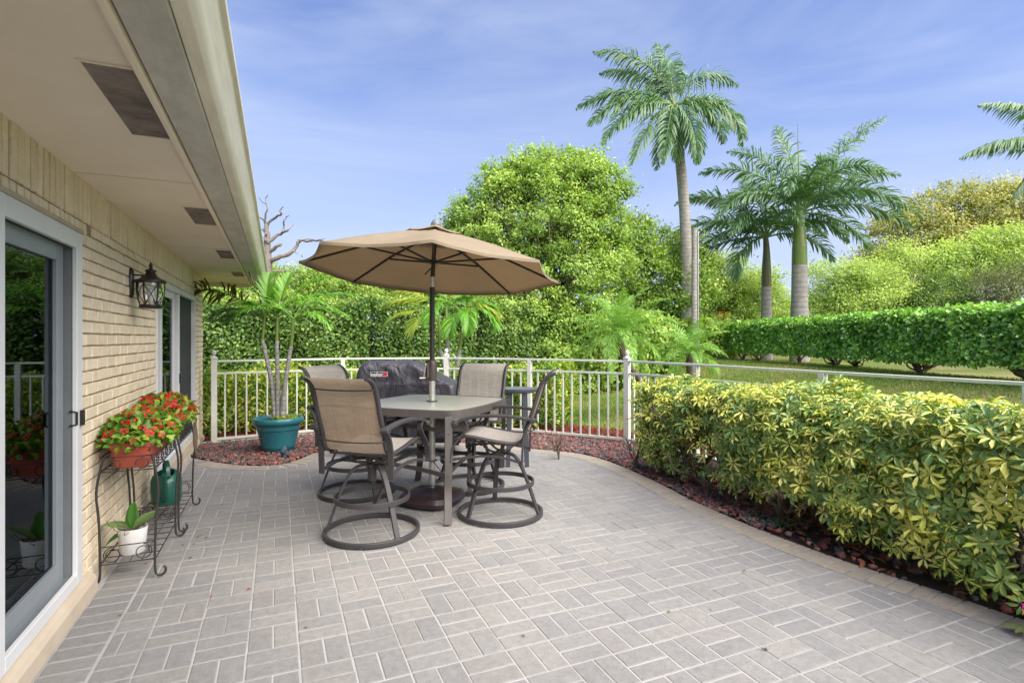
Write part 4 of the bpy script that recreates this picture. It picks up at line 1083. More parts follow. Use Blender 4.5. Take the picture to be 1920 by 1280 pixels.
def impatiens(c, hx, hy, hz, nl, nf, label, drop=.12):
    t = thing('impatiens_plant', label, 'flowers', c)
    n = nl; u = rdir(n); u[:, 2] = np.abs(u[:, 2])*1.0
    low = rng.random(n) < .16; u[low, 2] *= -.3
    rr = (.55+.5*rng.random(n))[:, None]
    P = u*rr*np.array([hx, hy, hz]); P[:, 0] = np.maximum(P[:, 0], -.15+.02*rng.random(n))
    N = unit(u+np.array([0, 0, .6])+rng.normal(size=(n, 3))*.5); A = unit(np.cross(N, rdir(n))+u*.5)
    leaves('foliage', P, A, N, .034+.02*rng.random(n), .022+.010*rng.random(n), L_impat, T_FOLD, t)
    n = nf; u = rdir(n); u[:, 2] = np.abs(u[:, 2])+.15; u[:, 0] += .15; u = unit(u)
    keep = rng.random(n) < (.35+.65*(u[:, 2]))
    # flowers come in patches
    k = np.sin(u[:, 1]*7+c[1]*3)+np.sin(u[:, 0]*9+u[:, 2]*5); keep &= (k > -.6) | (rng.random(n) < .25)
    u = u[keep]; n = len(u)
    P = u*(.98+.12*rng.random((n, 1)))*np.array([hx, hy, hz]); P[:, 0] = np.maximum(P[:, 0], -.15)
    whorls(P, u+np.array([.25, -.3, .35]), 5, .017, .018, 1.35, 'blooms', L_petal, t, T_FOLD)
    m = MB()
    for q in range(40):
        e = Vector(rdir(1)[0]); e.z = abs(e.z); e = Vector((e.x*hx*.8, e.y*hy*.8, e.z*hz*.85))
        m.tube([(random.uniform(-.05, .05), random.uniform(-hy*.6, hy*.6), -.1), e*.5+Vector((0, 0, -.02)), e], .003, 5)
    m.build('stems', M_shaft, t)
impatiens((-.80, 4.10, .79), .19, .37, .155, 2300, 150, 'bushy red impatiens with yellowing leaves spilling from the nearer window box')
impatiens((-.785, 4.74, .81), .20, .46, .17, 2200, 480, 'dense mass of bright red impatiens blooms filling the farther window box')

# orchid
oc = thing('potted_orchid', 'flowerless orchid with broad green leaves in a white cylindrical pot', 'potted plant', (-.80, 3.91, .125))
m = MB(); m.lathe([(0, 0), (.058, 0), (.064, .006), (.077, .145), (.077, .15), (.071, .15), (.066, .12), (0, .118)], 32); m.build('white_pot', M_whitepot, oc, smooth=40)
m = MB(); m.lathe([(0, .13), (.03, .132), (.07, .119)], 14); m.build('bark_chips', M_soil, oc)
def bigleaf(name, base, d, up, L, W, mat, parent, curl=.5):
    d = Vector(d).normalized(); up = Vector(up).normalized(); s = d.cross(up).normalized(); up = s.cross(d)
    m = MB(); k = 12; vs = []; 
    for i in range(k+1):
        t = i/k; w = W*math.sin(PI*min(1, (t*.93+.07)))**.55*(1 if t < .97 else .5)*(.55+.45*min(1, t*3)); c = Vector(base)+d*L*t+up*(-curl*L*t*t*.5)
        for j in (-1, -.5, 0, .5, 1): vs.append(c+s*w*j/2+up*abs(j)*w*.16)
    m.add(vs, [(i*5+j, i*5+j+1, (i+1)*5+j+1, (i+1)*5+j) for i in range(k) for j in range(4)], (.5, .3, 0))
    o = m.build(name, mat, parent, smooth=180, tint=True); o.modifiers.new('s', 'SOLIDIFY').thickness = .002; return o
cl = dirv(180)
bigleaf('leaf', (0, 0, .13), dirv(185, 20), (0, 0, 1), .18, .10, L_orchl, oc, .3)
bigleaf('leaf', (0, 0, .13), dirv(120, 82), dirv(-90, 10), .165, .075, L_orch, oc, .1)
bigleaf('leaf', (0, 0, .13), dirv(8, 42), dirv(120, 50), .18, .075, L_orchl, oc, .15)
bigleaf('leaf', (0, 0, .13), dirv(215, -12), (0, 0, 1), .14, .09, L_orch, oc, .5)
m = MB()
for q in range(9):
    d = dirv(random.uniform(0, 360), random.uniform(0, 40)); d2 = dirv(random.uniform(0, 360), 0)
    m.tube(smoothpath([Vector((0, 0, .13)), d*.06+Vector((0, 0, .13)), d*.09+d2*.03+Vector((0, 0, .12)), d*.13+d2*.02+Vector((0, 0, .14))], 4), .002, 5)
m.build('air_roots', M_rope, oc)

# watering can
wc = thing('watering_can', 'dark green plastic watering can with upright handle on the lower shelf', 'watering can', (-.80, 4.98, .122), .3)
m = MB(); n = 32; vs = []
for (z, rx, ry) in ((0, .085, .085), (.01, .098, .095), (.10, .105, .10), (.18, .105, .10), (.215, .095, .092), (.235, .075, .075), (.238, .06, .065), (.235, .055, .06), (.20, .075, .075)):
    for i in range(n):
        a = 2*PI*i/n; vs.append((rx*math.cos(a), ry*math.sin(a), z+(.02*math.cos(a-1.2) if z > .19 else 0)))
m.add(vs, [(k*n+i, k*n+(i+1) % n, (k+1)*n+(i+1) % n, (k+1)*n+i) for k in range(8) for i in range(n)]+[tuple(range(n))[::-1]])
m.build('can_body', M_cangreen, wc, smooth=50)
m = MB(); m.bar(smoothpath([(.0, -.085, .22), (.0, -.07, .29), (.0, -.02, .32), (.0, .04, .315), (.0, .075, .27), (.0, .1, .2), (0, .112, .12), (0, .10, .06)], 4), (1, 0, 0), .032, .018); m.build('handle', M_cangreen, wc, smooth=50, bevel=.004)
m = MB(); m.tube(smoothpath([(-.02, -.09, .05), (-.03, -.15, .12), (-.04, -.20, .22), (-.045, -.23, .27)], 4), [.022]*4+[.018]*4+[.014]*4+[.02], 10); m.build('spout', M_cangreen, wc, smooth=50)
# rope coil
rc = thing('coiled_cord', 'coil of worn brown cord hanging from the end of the plant stand', 'cord', (-.64, 5.285, .74))
for q in range(4):
    m = MB(); P = []
    for i in range(28):
        a = 2*PI*i/28; P.append((.006*math.sin(3*a+q), -.0+(.045+.008*q)*math.sin(a)+.004*math.sin(4*a+q*2), -(.13+.012*q)+(.13+.012*q)*math.cos(a)))
    m.tube(P, .0045, 6, closed=True); m.build('loop', M_rope, rc, smooth=60)

# ------------------------------------------------------------------ palms
def frond(ml, mr, base, az, e0, bend, L, n=46, ll=.4, lw=.035, droop=.5, plum=0, s0=.12, wind=None, fwd=40, rr=.02, prof=None, lift=15, dead=0, curl=0):
    """az: horizontal unit vector. ml/mr: builders for leaflets / rachis"""
    N = 22; P = [Vector(base)]; T = []
    h = Vector((az.x, az.y, 0)).normalized(); sd = Vector((-h.y, h.x, 0))
    for i in range(N):
        s = i/N; e = math.radians(e0-bend*s**1.15); hh = (h+sd*curl*s).normalized()
        d = hh*math.cos(e)+Vector((0, 0, math.sin(e)))
        if wind is not None: d = (d+wind*s).normalized()
        T.append(d); P.append(P[-1]+d*L/N)
    T.append(T[-1])
    mr.tube(P, [rr*(1-.85*i/N) for i in range(N+1)], 6, col=(.8, .3, 0))
    cb = random.random()*.5
    for k in range(n):
        s = s0+(1-s0)*(k+random.random()*.5)/n; f = s*N; i = min(N-1, int(f)); fr = f-i
        p = P[i].lerp(P[i+1], fr); t = T[i].lerp(T[i+1], fr).normalized()
        side = t.cross(Vector((0, 0, 1)));
        side = side.normalized() if side.length > .1 else sd
        upl = side.cross(t).normalized()
        prf = (math.sin(PI*min(1, (s-s0)/(1-s0)*.86+.14))**.6)*(1-.35*s)
        for sg in (-1, 1):
            ang = math.radians(fwd+25*s+random.gauss(0, 5)); lf = math.radians(lift+random.gauss(0, 5)+(random.choice((-1, 0, 1))*plum))
            d = (side*sg*math.cos(ang)*math.cos(lf)+t*math.sin(ang)*math.cos(lf)+upl*math.sin(lf)).normalized()
            l = ll*prf*random.uniform(.85, 1.1); w = lw*(.6+.4*prf)
            g = Vector((0, 0, -1))*droop+(wind*.8 if wind is not None else Vector((0, 0, 0)))
            d1 = (d+g*.25).normalized(); d2 = (d+g).normalized(); d3 = (d+g*1.8).normalized()
            q1 = p+d1*l*.35; q2 = q1+d2*l*.35; q3 = q2+d3*l*.3
            wd = (t-d2*t.dot(d2)); wd = wd.normalized()*w/2 if wd.length > .01 else side*w/2
            c = (min(1, max(0, random.random()*.6+cb*.5+dead)), random.random(), cb)
            ml.add([p-wd*.5, p+wd*.5, q1-wd, q1+wd, q2-wd*.8, q2+wd*.8, q3], [(0, 1, 3, 2), (2, 3, 5, 4), (4, 5, 6)], c)
def add_frond(parent, mat, rmat, *a, **k):
    ml, mr = MB(), MB(); o = Vector(a[0]); frond(ml, mr, (0, 0, 0), *a[1:], **k)
    # leaflets and midrib in one leaf mesh
    ml.add(mr.v, mr.f, (.75, .3, 0)); f = ml.build('frond', mat, parent, tint=True); f.location = o
    return f
def trunk_tube(parent, name, pts, rad, mat, n=14):
    m = MB(); P = smoothpath(pts, 5); k = len(P); R = list(np.interp(np.linspace(0, 1, k), np.linspace(0, 1, len(rad)), rad))
    m.tube(P, R, n); return m.build(name, mat, parent, smooth=60)
# tall wind-blown palm
D = 16; b0 = at(brg(1287), D); gz = ground_z(*b0)
tp = thing('tall_palm', 'tallest palm with a bare grey trunk and wind-blown drooping fronds', 'palm tree', (b0[0], b0[1], gz))
rt = dirv(0); up = Vector((0, 0, 1))
hz = hgt(196, D)-gz
trunk_tube(tp, 'trunk', [Vector((0, 0, -.1)), rt*.02+up*2.2, rt*-.05+up*4.4, rt*-.22+up*(hz-1.3), rt*-.36+up*(hz-.25)], [.19, .175, .155, .14, .12], M_oldtrunk)
trunk_tube(tp, 'crownshaft', [rt*-.30+up*(hz-.85), rt*-.35+up*(hz-.3), rt*-.40+up*(hz+.1)], [.15, .15, .06], M_shaft2)
hb_ = rt*-.40+up*hz
wv = dirv(180)*.22
for (a, e, b_, L) in ((165, 74, 78, 3.2), (150, 62, 65, 2.8), (95, 86, 45, 2.6), (70, 78, 60, 2.5), (18, 62, 95, 2.9), (180, 28, 72, 3.0), (192, 14, 75, 2.9), (208, -4, 70, 3.1), (222, -30, 48, 2.9), (250, -35, 50, 2.7), (285, -35, 48, 2.7), (240, -48, 32, 2.6), (335, 5, 95, 2.8), (350, 18, 105, 2.6), (60, 28, 95, 2.4), (120, 35, 80, 2.5), (305, -45, 40, 2.3), (268, -50, 35, 2.2), (320, -10, 75, 2.3)):
    add_frond(tp, L_royal, None, hb_, dirv(a), e, b_, L, n=84, ll=.80, lw=.046, droop=.85, plum=32, wind=wv*.6, rr=.035)
# royal palms
def royal(px, D, gpy, shaft_top, shaft_bot, r, fr, label, smat):
    b0 = at(brg(px), D); gz = ground_z(*b0)
    t = thing('royal_palm', label, 'palm tree', (b0[0], b0[1], gz), 0, 'royal palms behind the clipped hedge')
    zt, zb = hgt(shaft_top, D)-gz, hgt(shaft_bot, D)-gz
    trunk_tube(t, 'trunk', [(0, 0, -.1), (0, 0, zb*.45), (0, 0, zb)], [r*1.05, r*1.08, r*.86, r*.80], M_palmtrunk, 20)
    trunk_tube(t, 'crownshaft', [(0, 0, zb), (0, 0, zb+(zt-zb)*.35), (0, 0, zb+(zt-zb)*.75), dirv(180)*.03+Vector((0, 0, zt+.05))], [r*.82, r*.78, r*.55, r*.42], smat, 20)
    for (a, e, b_, L) in fr:
        add_frond(t, L_royal, None, Vector((0, 0, zt)), dirv(a), e, b_*random.uniform(.9, 1.1), L*1.13, n=90, ll=.74, lw=.046, droop=.65, plum=30, rr=.035, lift=20)
    m = MB(); m.tube([Vector((0, 0, zt)), dirv(130)*.05+Vector((0, 0, zt+fr[0][3]*.9))], [.03, .006], 6); m.build('spear', M_shaft, t)
royal(1499, 16, 590, 400, 497, .255, ((100, 84, 35, 2.9), (12, 60, 32, 3.9), (140, 78, 75, 2.9), (170, 60, 85, 3.0), (5, 36, 78, 3.8), (338, 18, 75, 2.7), (15, 5, 62, 2.6), (320, 42, 120, 2.6), (235, 55, 120, 2.4), (190, 40, 100, 2.8), (120, 55, 80, 2.8), (60, 60, 85, 2.9), (35, 45, 85, 3.0), (300, 65, 110, 2.5), (265, 70, 120, 2.4), (355, 50, 75, 2.8)),
      'royal palm with a thick ringed trunk and bright green and yellow crownshaft', M_shaft)
royal(1437, 17, 596, 445, 538, .175, ((95, 78, 50, 2.8), (178, 34, 82, 3.1), (176, 2, 62, 2.9), (203, -8, 85, 1.9), (150, 62, 80, 2.8), (165, 66, 95, 3.0), (60, 60, 80, 2.6), (20, 45, 90, 2.5), (2, 18, 80, 2.2), (125, 48, 90, 2.7), (220, 40, 110, 2.3), (270, 50, 120, 2.2), (330, 40, 115, 2.3), (190, 20, 90, 2.6)),
      'slimmer royal palm with a brownish crownshaft left of the thick-trunked one', M_shaft2)
# palm reaching in from the right
b0 = at(brg(2075), 11); gz = ground_z(*b0)
cp = thing('coconut_palm', 'palm whose long fronds hang in from the right edge against the sky', 'palm tree', (b0[0], b0[1], gz))
hz = hgt(300, 11)-gz
trunk_tube(cp, 'trunk', [(0, 0, -.1), (0, 0, 2), (0, 0, hz)], [.17, .14, .12], M_oldtrunk)
for (a, e, b_, L) in ((180, 28, 62, 3.1), (178, 52, 62, 2.9), (190, 10, 70, 2.6), (120, 50, 70, 2.6), (60, 50, 70, 2.6), (0, 40, 70, 2.6), (300, 40, 80, 2.6), (240, 35, 75, 2.4), (90, 75, 40, 2.2), (20, 10, 60, 2.5)):
    add_frond(cp, L_royal, None, Vector((0, 0, hz)), dirv(a), e, b_, L, n=70, ll=.7, lw=.04, droop=.95, plum=8, rr=.03, lift=5)
# pygmy date palms behind the railing
def pygmy(px, py, D, bpx, R, nf, label, seed):
    random.seed(seed); b0 = at(brg(bpx), D); gz = ground_z(*b0)
    t = thing('date_palm', label, 'palm tree', (b0[0], b0[1], gz), 0, 'pygmy date palms beyond the railing')
    h = at(brg(px), D); hv = Vector((h[0]-b0[0], h[1]-b0[1], hgt(py, D)-gz))
    trunk_tube(t, 'trunk', [(0, 0, -.1), Vector((hv.x*.05, hv.y*.05, .3)), Vector((hv.x*.5, hv.y*.5, hv.z*.5)), Vector((hv.x*.9, hv.y*.9, hv.z*.75)), hv], [.055, .06, .055, .06, .05], M_darkbark, 10)
    for k in range(nf):
        a = k*137.5+random.gauss(0, 8); q = k/nf; e = 82-95*q+random.gauss(0, 6)
        add_frond(t, L_roebel, None, hv, dirv(a), e, 70+25*q, R*random.uniform(.85, 1.1), n=58, ll=.24, lw=.012, droop=.5, plum=14, rr=.008, s0=.1, fwd=35)
pygmy(1163, 628, 9.6, 1232, 1.12, 30, 'feathery pygmy date palm with arching fronds just behind the corner post', 3)
pygmy(1292, 662, 10.2, 1298, .85, 22, 'smaller feathery date palm in front of the grey utility pole', 5)
# potted palm
pp_ = thing('potted_palm', 'three-stemmed young palm with bright arching fronds in the teal pot', 'palm', (POT[0], POT[1], .012))
stems = [(492, 640, 6.95, 496, 596, .02), (519, 640, 6.9, 520, 592, -.01), (546, 650, 6.8, 551, 600, .0)]
tops = []
for (px1, py1, D_, px2, py2, o_) in stems:
    p1 = at(brg(px1), D_); p2 = at(brg(px2), D_); b1 = Vector(((px2-520)*.0016*rt.x, (px2-520)*.0016*rt.y, .40))
    v1 = Vector((p1[0]-POT[0], p1[1]-POT[1], hgt(py1, D_))); v2 = Vector((p2[0]-POT[0], p2[1]-POT[1], hgt(py2, D_)))
    v0 = b1+(v1-b1)*.45+rt*(.03 if px1 < 500 else (-.02 if px1 > 530 else 0))
    trunk_tube(pp_, 'stem', [b1, v0, v1], [.042, .03, .026, .022], M_potstem, 10)
    trunk_tube(pp_, 'crownshaft', [v1, v2], [.022, .014], M_shaft, 10); tops.append(v2)
def yf(t, mat, base, a, e, b_, L, ll=.24, lw=.022, droop=.35, plum=0, n=30, **k):
    add_frond(t, mat, None, base, dirv(a), e, b_, L, n=n, ll=ll, lw=lw, droop=droop, plum=plum, rr=.009, s0=.28, lift=18, fwd=42, **k)
a_, b2, c_ = tops
yf(pp_, L_brown, a_+Vector((0, 0, -.06)), 183, 50, 72, 1.2, .34, .030, .6, 45, n=30)
yf(pp_, L_royal, a_, 215, 30, 80, .7, .3, .022, .5, n=34); yf(pp_, L_young, b2, 235, 30, 80, .6, .26, .022, .5); yf(pp_, L_young, c_, 25, 52, 75, .95, .28, .024, .5, n=36); yf(pp_, L_young, b2, 340, 45, 80, .8, .26, .022, .5)
yf(pp_, L_young, a_, 100, 82, 30, .62, .28, droop=.1); yf(pp_, L_young, a_, 55, 75, 45, .6, .26, droop=.1)
yf(pp_, L_royal, a_, 200, 12, 45, .62, .3, droop=.4); yf(pp_, L_royal, a_, 165, 20, 60, .65, .3, droop=.4); yf(pp_, L_young, a_, 250, 45, 70, .55)
yf(pp_, L_young, b2, 20, 62, 62, .95, .24); yf(pp_, L_young, b2, 70, 80, 30, .6, .26, droop=.1); yf(pp_, L_young, b2, 130, 60, 60, .6); yf(pp_, L_royal, b2, 190, 15, 50, .6, .28)
yf(pp_, L_young, c_, 8, 38, 85, .75, .24, .02, .6); yf(pp_, L_young, c_, 50, 65, 60, .6); yf(pp_, L_young, c_, 330, 28, 90, .75, .26, .02, .7); yf(pp_, L_young, c_, 170, 45, 60, .5)
m = MB(); m.tube(smoothpath([a_+Vector((0, 0, -.1)), a_+dirv(150)*.10+Vector((0, 0, .25)), a_+dirv(178)*.22+Vector((0, 0, .62)), a_+dirv(180)*.22+Vector((0, 0, .82))], 5), [.012]*6+[.008]*6+[.004]*4, 6); m.build('spear', M_shaft2, pp_)
pot = thing('plant_pot', 'large teal glazed round planter with ribbed sides holding the palm', 'planter', (POT[0], POT[1], .012))
m = MB(); m.lathe([(0, 0), (.17, 0), (.178, .01), (.19, .05), (.195, .052), (.20, .07), (.199, .078), (.245, .27), (.253, .275), (.258, .295), (.257, .305), (.268, .335), (.285, .345), (.298, .365), (.298, .40), (.288, .415), (.262, .415), (.256, .40), (.25, .37), (0, .365)], 56); m.build('pot_body', M_teal, pot, smooth=35)
m = MB(); m.lathe([(0, .385), (.1, .39), (.255, .375)], 24); m.build('soil', M_soil, pot)
n = 260; u = rng.random(n)*6.28; r_ = .2*np.sqrt(rng.random(n)); P = np.stack([r_*np.cos(u)*.8+.08, r_*np.sin(u)*.8, .385+.03*rng.random(n)], 1)
leaves('ground_cover', P, rdir(n)+[0, 0, .6], rdir(n)+[0, 0, 1], .035, .02, L_varieg, T_FOLD, pot)
sl = at(brg(533), 6.42)
sg = thing('spotlight', 'small blue-grey bullet garden spotlight in front of the teal pot', 'garden light', (sl[0], sl[1], 0.01))
M_blue = plain('blue_grey_metal', (.06, .11, .16), (.04, .08, .12), .4)
m = MB(); m.tube([(0, 0, 0), (0, 0, .035)], .022, 16); m.tube([(0, 0, .028), dirv(250)*.02+Vector((0, 0, .07)), dirv(90)*.012+Vector((0, 0, .115))], [.025, .036, .034], 18); m.build('lamp_body', M_blue, sg, smooth=50)
m = MB(); m.tube([dirv(90)*.012+Vector((0, 0, .116)), dirv(90)*.014+Vector((0, 0, .125))], .029, 18); m.build('lens', M_glass, sg)
sl = at(brg(1204), 7.35); sg = thing('floodlight', 'small dark box floodlight on the red mulch just outside the railing', 'garden light', (sl[0], sl[1], -.02))
m = MB(); m.box((-.07, -.04, .03), (.06, .04, .15), Matrix.Rotation(.35, 4, 'Y') @ Matrix.Rotation(.5, 4, 'Z')); m.build('housing', M_greyframe, sg, bevel=.008); m = MB(); m.tube([(0, 0, -.03), (0, 0, .06)], .012, 8); m.build('stake', M_iron, sg)

# yellow-green palm cluster behind the railing
b0 = at(brg(842), 9.4)
yp = thing('christmas_palm', 'triple-trunk palm with yellowing fronds behind the railing, seen past the umbrella pole', 'palm tree', (b0[0], b0[1], -.05))
for (x0, x1, pyt, x2, py2) in ((.10, -.16, 655, -.18, 590), (.0, -.03, 640, -.05, 575), (.06, .18, 655, .27, 588)):
    trunk_tube(yp, 'stem', [rt*x0, rt*(x0*.4+x1*.6)+up*.9, rt*x1+up*(hgt(pyt, 9.4)+.05)], [.055, .045, .038], M_potstem, 10)
    trunk_tube(yp, 'crownshaft', [rt*x1+up*(hgt(pyt, 9.4)+.05), rt*x2+up*(hgt(py2, 9.4)+.05)], [.036, .02], M_shaft, 10)
ca = rt*-.05+up*(hgt(578, 9.4)+.05); cb_ = rt*.27+up*(hgt(592, 9.4)+.05); cc_ = rt*-.18+up*(hgt(590, 9.4)+.05)
for (bs, a, e, b_, L, mt) in ((cc_, 180, 42, 80, .95, L_yellow), (cc_, 186, 18, 70, .9, L_yellow), (cc_, 170, 60, 85, .9, L_yellow), (ca, 178, 30, 60, .8, L_yellow), (ca, 90, 75, 40, .6, L_young), (ca, 20, 48, 60, .6, L_young), (cb_, 170, 50, 75, .75, L_young), (cb_, 80, 78, 30, .55, L_young), (cb_, 330, 40, 150, .8, L_young), (cb_, 345, 50, 145, .7, L_yellow), (cb_, 250, 20, 120, .7, L_young), (ca, 250, 20, 100, .7, L_young), (cc_, 230, 10, 90, .7, L_yellow), (cb_, 10, 60, 120, .6, L_young), (cb_, 280, 35, 140, .85, L_young)):
    yf(yp, mt, bs, a, e, b_, L*1.12, .42, .026, .55, n=46)

# ------------------------------------------------------------------ hedges and shrubs
def hedge_pts(path, w, z0, z1, n, depth=.22, gz=None, lump=.06, round_=.12, faces=(1, 1, 1)):
    P = [Vector((x, y, 0)) for x, y in path]; seg = [(P[i+1]-P[i]).length for i in range(len(P)-1)]; tot = sum(seg); cum = np.concatenate([[0], np.cumsum(seg)])
    s = rng.random(n)*tot; idx = np.clip(np.searchsorted(cum, s, side='right')-1, 0, len(seg)-1)
    A = np.array([p[:] for p in P]); t = (s-cum[idx])/np.array(seg)[idx]
    C = A[idx]*(1-t[:, None])+A[idx+1]*t[:, None]; D = unit(A[idx+1]-A[idx]); S = np.stack([-D[:, 1], D[:, 0], np.zeros(n)], 1)
    H = z1-z0; per = np.array([H*faces[0], w*faces[1], H*faces[2]]); per = per/per.sum()
    f = rng.choice(3, n, p=per); u = rng.random(n)
    off = np.where(f == 0, w/2, np.where(f == 2, -w/2, (u-.5)*w)); zz = np.where(f == 1, z1, z0+u*H)
    nx = np.where(f == 0, 1., np.where(f == 2, -1., 0)); nz = np.where(f == 1, 1., 0.)
    # round the top edges
    k = (f != 1) & (zz > z1-round_*2); nz = np.where(k, .6, nz); off = np.where(k, off-nx*round_*((zz-(z1-round_*2))/(round_*2))**2, off)
    k2 = (f == 1) & (np.abs(off) > w/2-round_*2); zz = np.where(k2, zz-round_*((np.abs(off)-(w/2-round_*2))/(round_*2))**2*.7, zz); nx = np.where(k2, np.sign(off)*.6, nx)
    Nn = unit(S*nx[:, None]+np.array([0, 0, 1.])*nz[:, None])
    dep = -np.abs(rng.normal(size=n))*depth+.05
    lum = lump*(np.sin(s*2.9+zz*3.1)+np.sin(s*6.7-zz*5.3+1)*.6+np.sin(s*13.1+off*9)*.4+np.sin(off*7+s*3.3)*.4)
    Q = C+S*off[:, None]+np.array([0, 0, 1.])*zz[:, None]+Nn*(dep+lum)[:, None]
    if gz is not None: Q[:, 2] += np.array([gz(x, y) for x, y in Q[:, :2]])
    return Q, Nn, s, tot, C, S
def hedge_leaves(name, path, w, z0, z1, n, L, W, mat, parent, tpl=T_LEAF, off=None, **k):
    Q, Nn, s, tot, C, S = hedge_pts(path, w, z0, z1, n, **k)
    if off is not None: Q = Q-np.array(off)
    A = unit(Nn*.35+rdir(n)*.9+np.array([0, 0, -.15])); N = unit(Nn+np.array([0, 0, .45])+rdir(n)*.65)
    cl = np.sin(Q[:, 0]*3.1+Q[:, 2]*4)*np.sin(Q[:, 1]*2.7-Q[:, 2]*3)
    r = np.clip(rng.random(n)*.75+.12+.16*cl, 0, 1)
    sc = .7+.6*rng.random(n)
    return leaves(name, Q, A, N, L*sc, W*sc, mat, tpl, parent, None, r)
def stems(parent, name, pts, mat, rad=(.02, .006), top=.8, spread=.35, n=5, seed=1, off=Vector((0, 0, 0)), wig=.08, sides=6):
    rs = random.Random(seed); m = MB()
    for p in pts:
        p = Vector(p)
        for q in range(n):
            a = rs.uniform(0, 2*PI); r = spread*rs.uniform(.3, 1); e = p+Vector((r*math.cos(a), r*math.sin(a), top*rs.uniform(.6, 1)))
            m_ = p.lerp(e, .5)+Vector((rs.gauss(0, wig), rs.gauss(0, wig), -.05*top+rs.gauss(0, wig*.5)))
            P = smoothpath([p, p.lerp(m_, .4)+Vector((0, 0, .05)), m_, e], 4); P = [v-off for v in P]
            m.tube(P, list(np.linspace(rad[0]*rs.uniform(.6, 1.1), rad[1], len(P))), sides)
            for b_ in range(2):
                i = rs.randrange(len(P)//3, len(P)-1); d = Vector((rs.gauss(0, 1), rs.gauss(0, 1), rs.uniform(0, 1))).normalized()*top*.3
                m.tube([P[i], P[i]+d*.5+Vector((0, 0, .02)), P[i]+d], [rad[1]*1.3, rad[1], rad[1]*.6], 5)
    return m.build(name, mat, parent, smooth=60)
# schefflera hedge in front of the railing
HX = 3.86; hp = [(HX+.10, 4.72), (HX-.0, 4.0), (HX-.06, 3.0), (HX-.03, 2.0), (HX+.02, 1.0), (HX+.08, -.2)]
hg = thing('umbrella_plant_hedge', 'variegated yellow and green umbrella-leaf hedge beside the paving inside the railing', 'hedge', (HX, 2.5, 0)); ho = np.array([HX, 2.5, 0])
def sch(n, gaps, name, mat, L, W, depth, clumpadd):
    Q, Nn, s, tot, C, S = hedge_pts(hp, .90, .14, .935, n, depth=depth, lump=.045, faces=(0.7, 1.25, 1.5))
    # thin out the lower part, leave holes
    k = np.sin(Q[:, 1]*5.1+Q[:, 2]*3)+np.sin(Q[:, 1]*2.3-Q[:, 2]*7+1.7)
    keep = ~((Q[:, 2] < .62) & (k > .55) & (rng.random(n) < gaps)) & ~((Q[:, 2] < .30) & (rng.random(n) < .55))
    # lower front recedes, top leans out
    fr = (S*0)[:, 0]; Q[:, 0] += np.where(Nn[:, 0] < -.2, (.42-np.clip(Q[:, 2], 0, .55))*.12, 0)
    nr = np.clip((2.5-Q[:, 1])/1.2, 0, 1); Q[:, 0] -= .10*nr*(Nn[:, 0] < .2); Q[:, 2] -= .10*nr*np.clip((.6-Q[:, 2])/.4, 0, 1)
    Q[:, 2] += .09*np.clip((3.2-Q[:, 1])/1.8, 0, 1)*np.clip((Q[:, 2]-.4)/.5, 0, 1)
    Q, Nn = Q[keep], Nn[keep]
    # a dense cap at the far end
    D_ = Nn*1.0+np.array([-.15, -.1, .55])+rdir(len(Q))*.55
    cl = .35*np.sin(Q[:, 1]*4.3+Q[:, 2]*6)*np.sin(Q[:, 0]*5+Q[:, 1]*2.2)+clumpadd+rng.normal(size=len(Q))*.18
    near = np.clip((3.2-Q[:, 1])/3, 0, 1)
    return whorls(Q-ho, D_, 7, L, W, 1.45, name, mat, hg, T_LFT, cl, .22)
sch(4300, .9, 'variegated_foliage', L_scheff, .064, .023, .12, .16)
sch(2600, .9, 'green_foliage', L_scheffg, .072, .027, .15, 0)
# end cap leaves
n = 420; Q = np.stack([HX+.08+(rng.random(n)-.5)*.84, 4.70+.10*rng.random(n)+.05*rng.normal(size=n), .22+.72*rng.random(n)], 1)
whorls(Q-ho, np.array([[-.2, .6, .5]])+rdir(n)*.6, 7, .066, .025, 1.4, 'end_foliage', L_scheff, hg, T_LFT, rng.normal(size=n)*.2, .2)
rs = random.Random(4)
stems(hg, 'branches', [(HX+rs.uniform(-.22, .15), y, 0) for y in np.arange(.2, 4.7, .30)], M_darkbark, (.016, .006), .82, .42, 6, 4, Vector(ho), .1)
stems(hg, 'lower_branches', [(HX+rs.uniform(-.32, -.1), y, 0) for y in np.arange(1.3, 4.7, .45)], M_bark, (.017, .008), .45, .40, 3, 9, Vector(ho), .12)

# low shrubs just beyond the railing
def low(name, path, w, z1, n, label, mat, cat='hedge', L=.06, W=.03, stem=True, z0=.05, **k):
    c = path[len(path)//2]; t = thing(name, label, cat, (c[0], c[1], -.04))
    hedge_leaves('foliage', path, w, z0, z1, n, L, W, mat, t, T_FOLD, off=(c[0], c[1], -.04), gz=None, **k)
    if stem:
        pts = []
        for i in range(len(path)-1):
            a, b_ = Vector((*path[i], 0)), Vector((*path[i+1], 0)); q = max(1, int((b_-a).length/.4))
            pts += [a.lerp(b_, (j+.5)/q)+Vector((0, 0, -.05)) for j in range(q)]
        stems(t, 'stems', pts, M_darkbark, (.014, .005), z1*.9, w*.5, 5, 3, Vector((c[0], c[1], -.04)))
    return t
low('shrub_hedge', [(-1.7, 9.35), (-.6, 9.35), (.6, 9.45), (1.6, 9.4), (2.4, 9.15)], .85, .90, 15000, 'low yellow-green variegated hedge right behind the far run of railing', L_varieg, L=.065, W=.032, depth=.18)
low('shrub', [(2.9, 8.95), (3.7, 8.2), (4.25, 7.65)], .8, .93, 9500, 'yellow-green bush showing through the balusters left of the corner post', L_varieg, 'shrub', L=.065, W=.032, depth=.2)
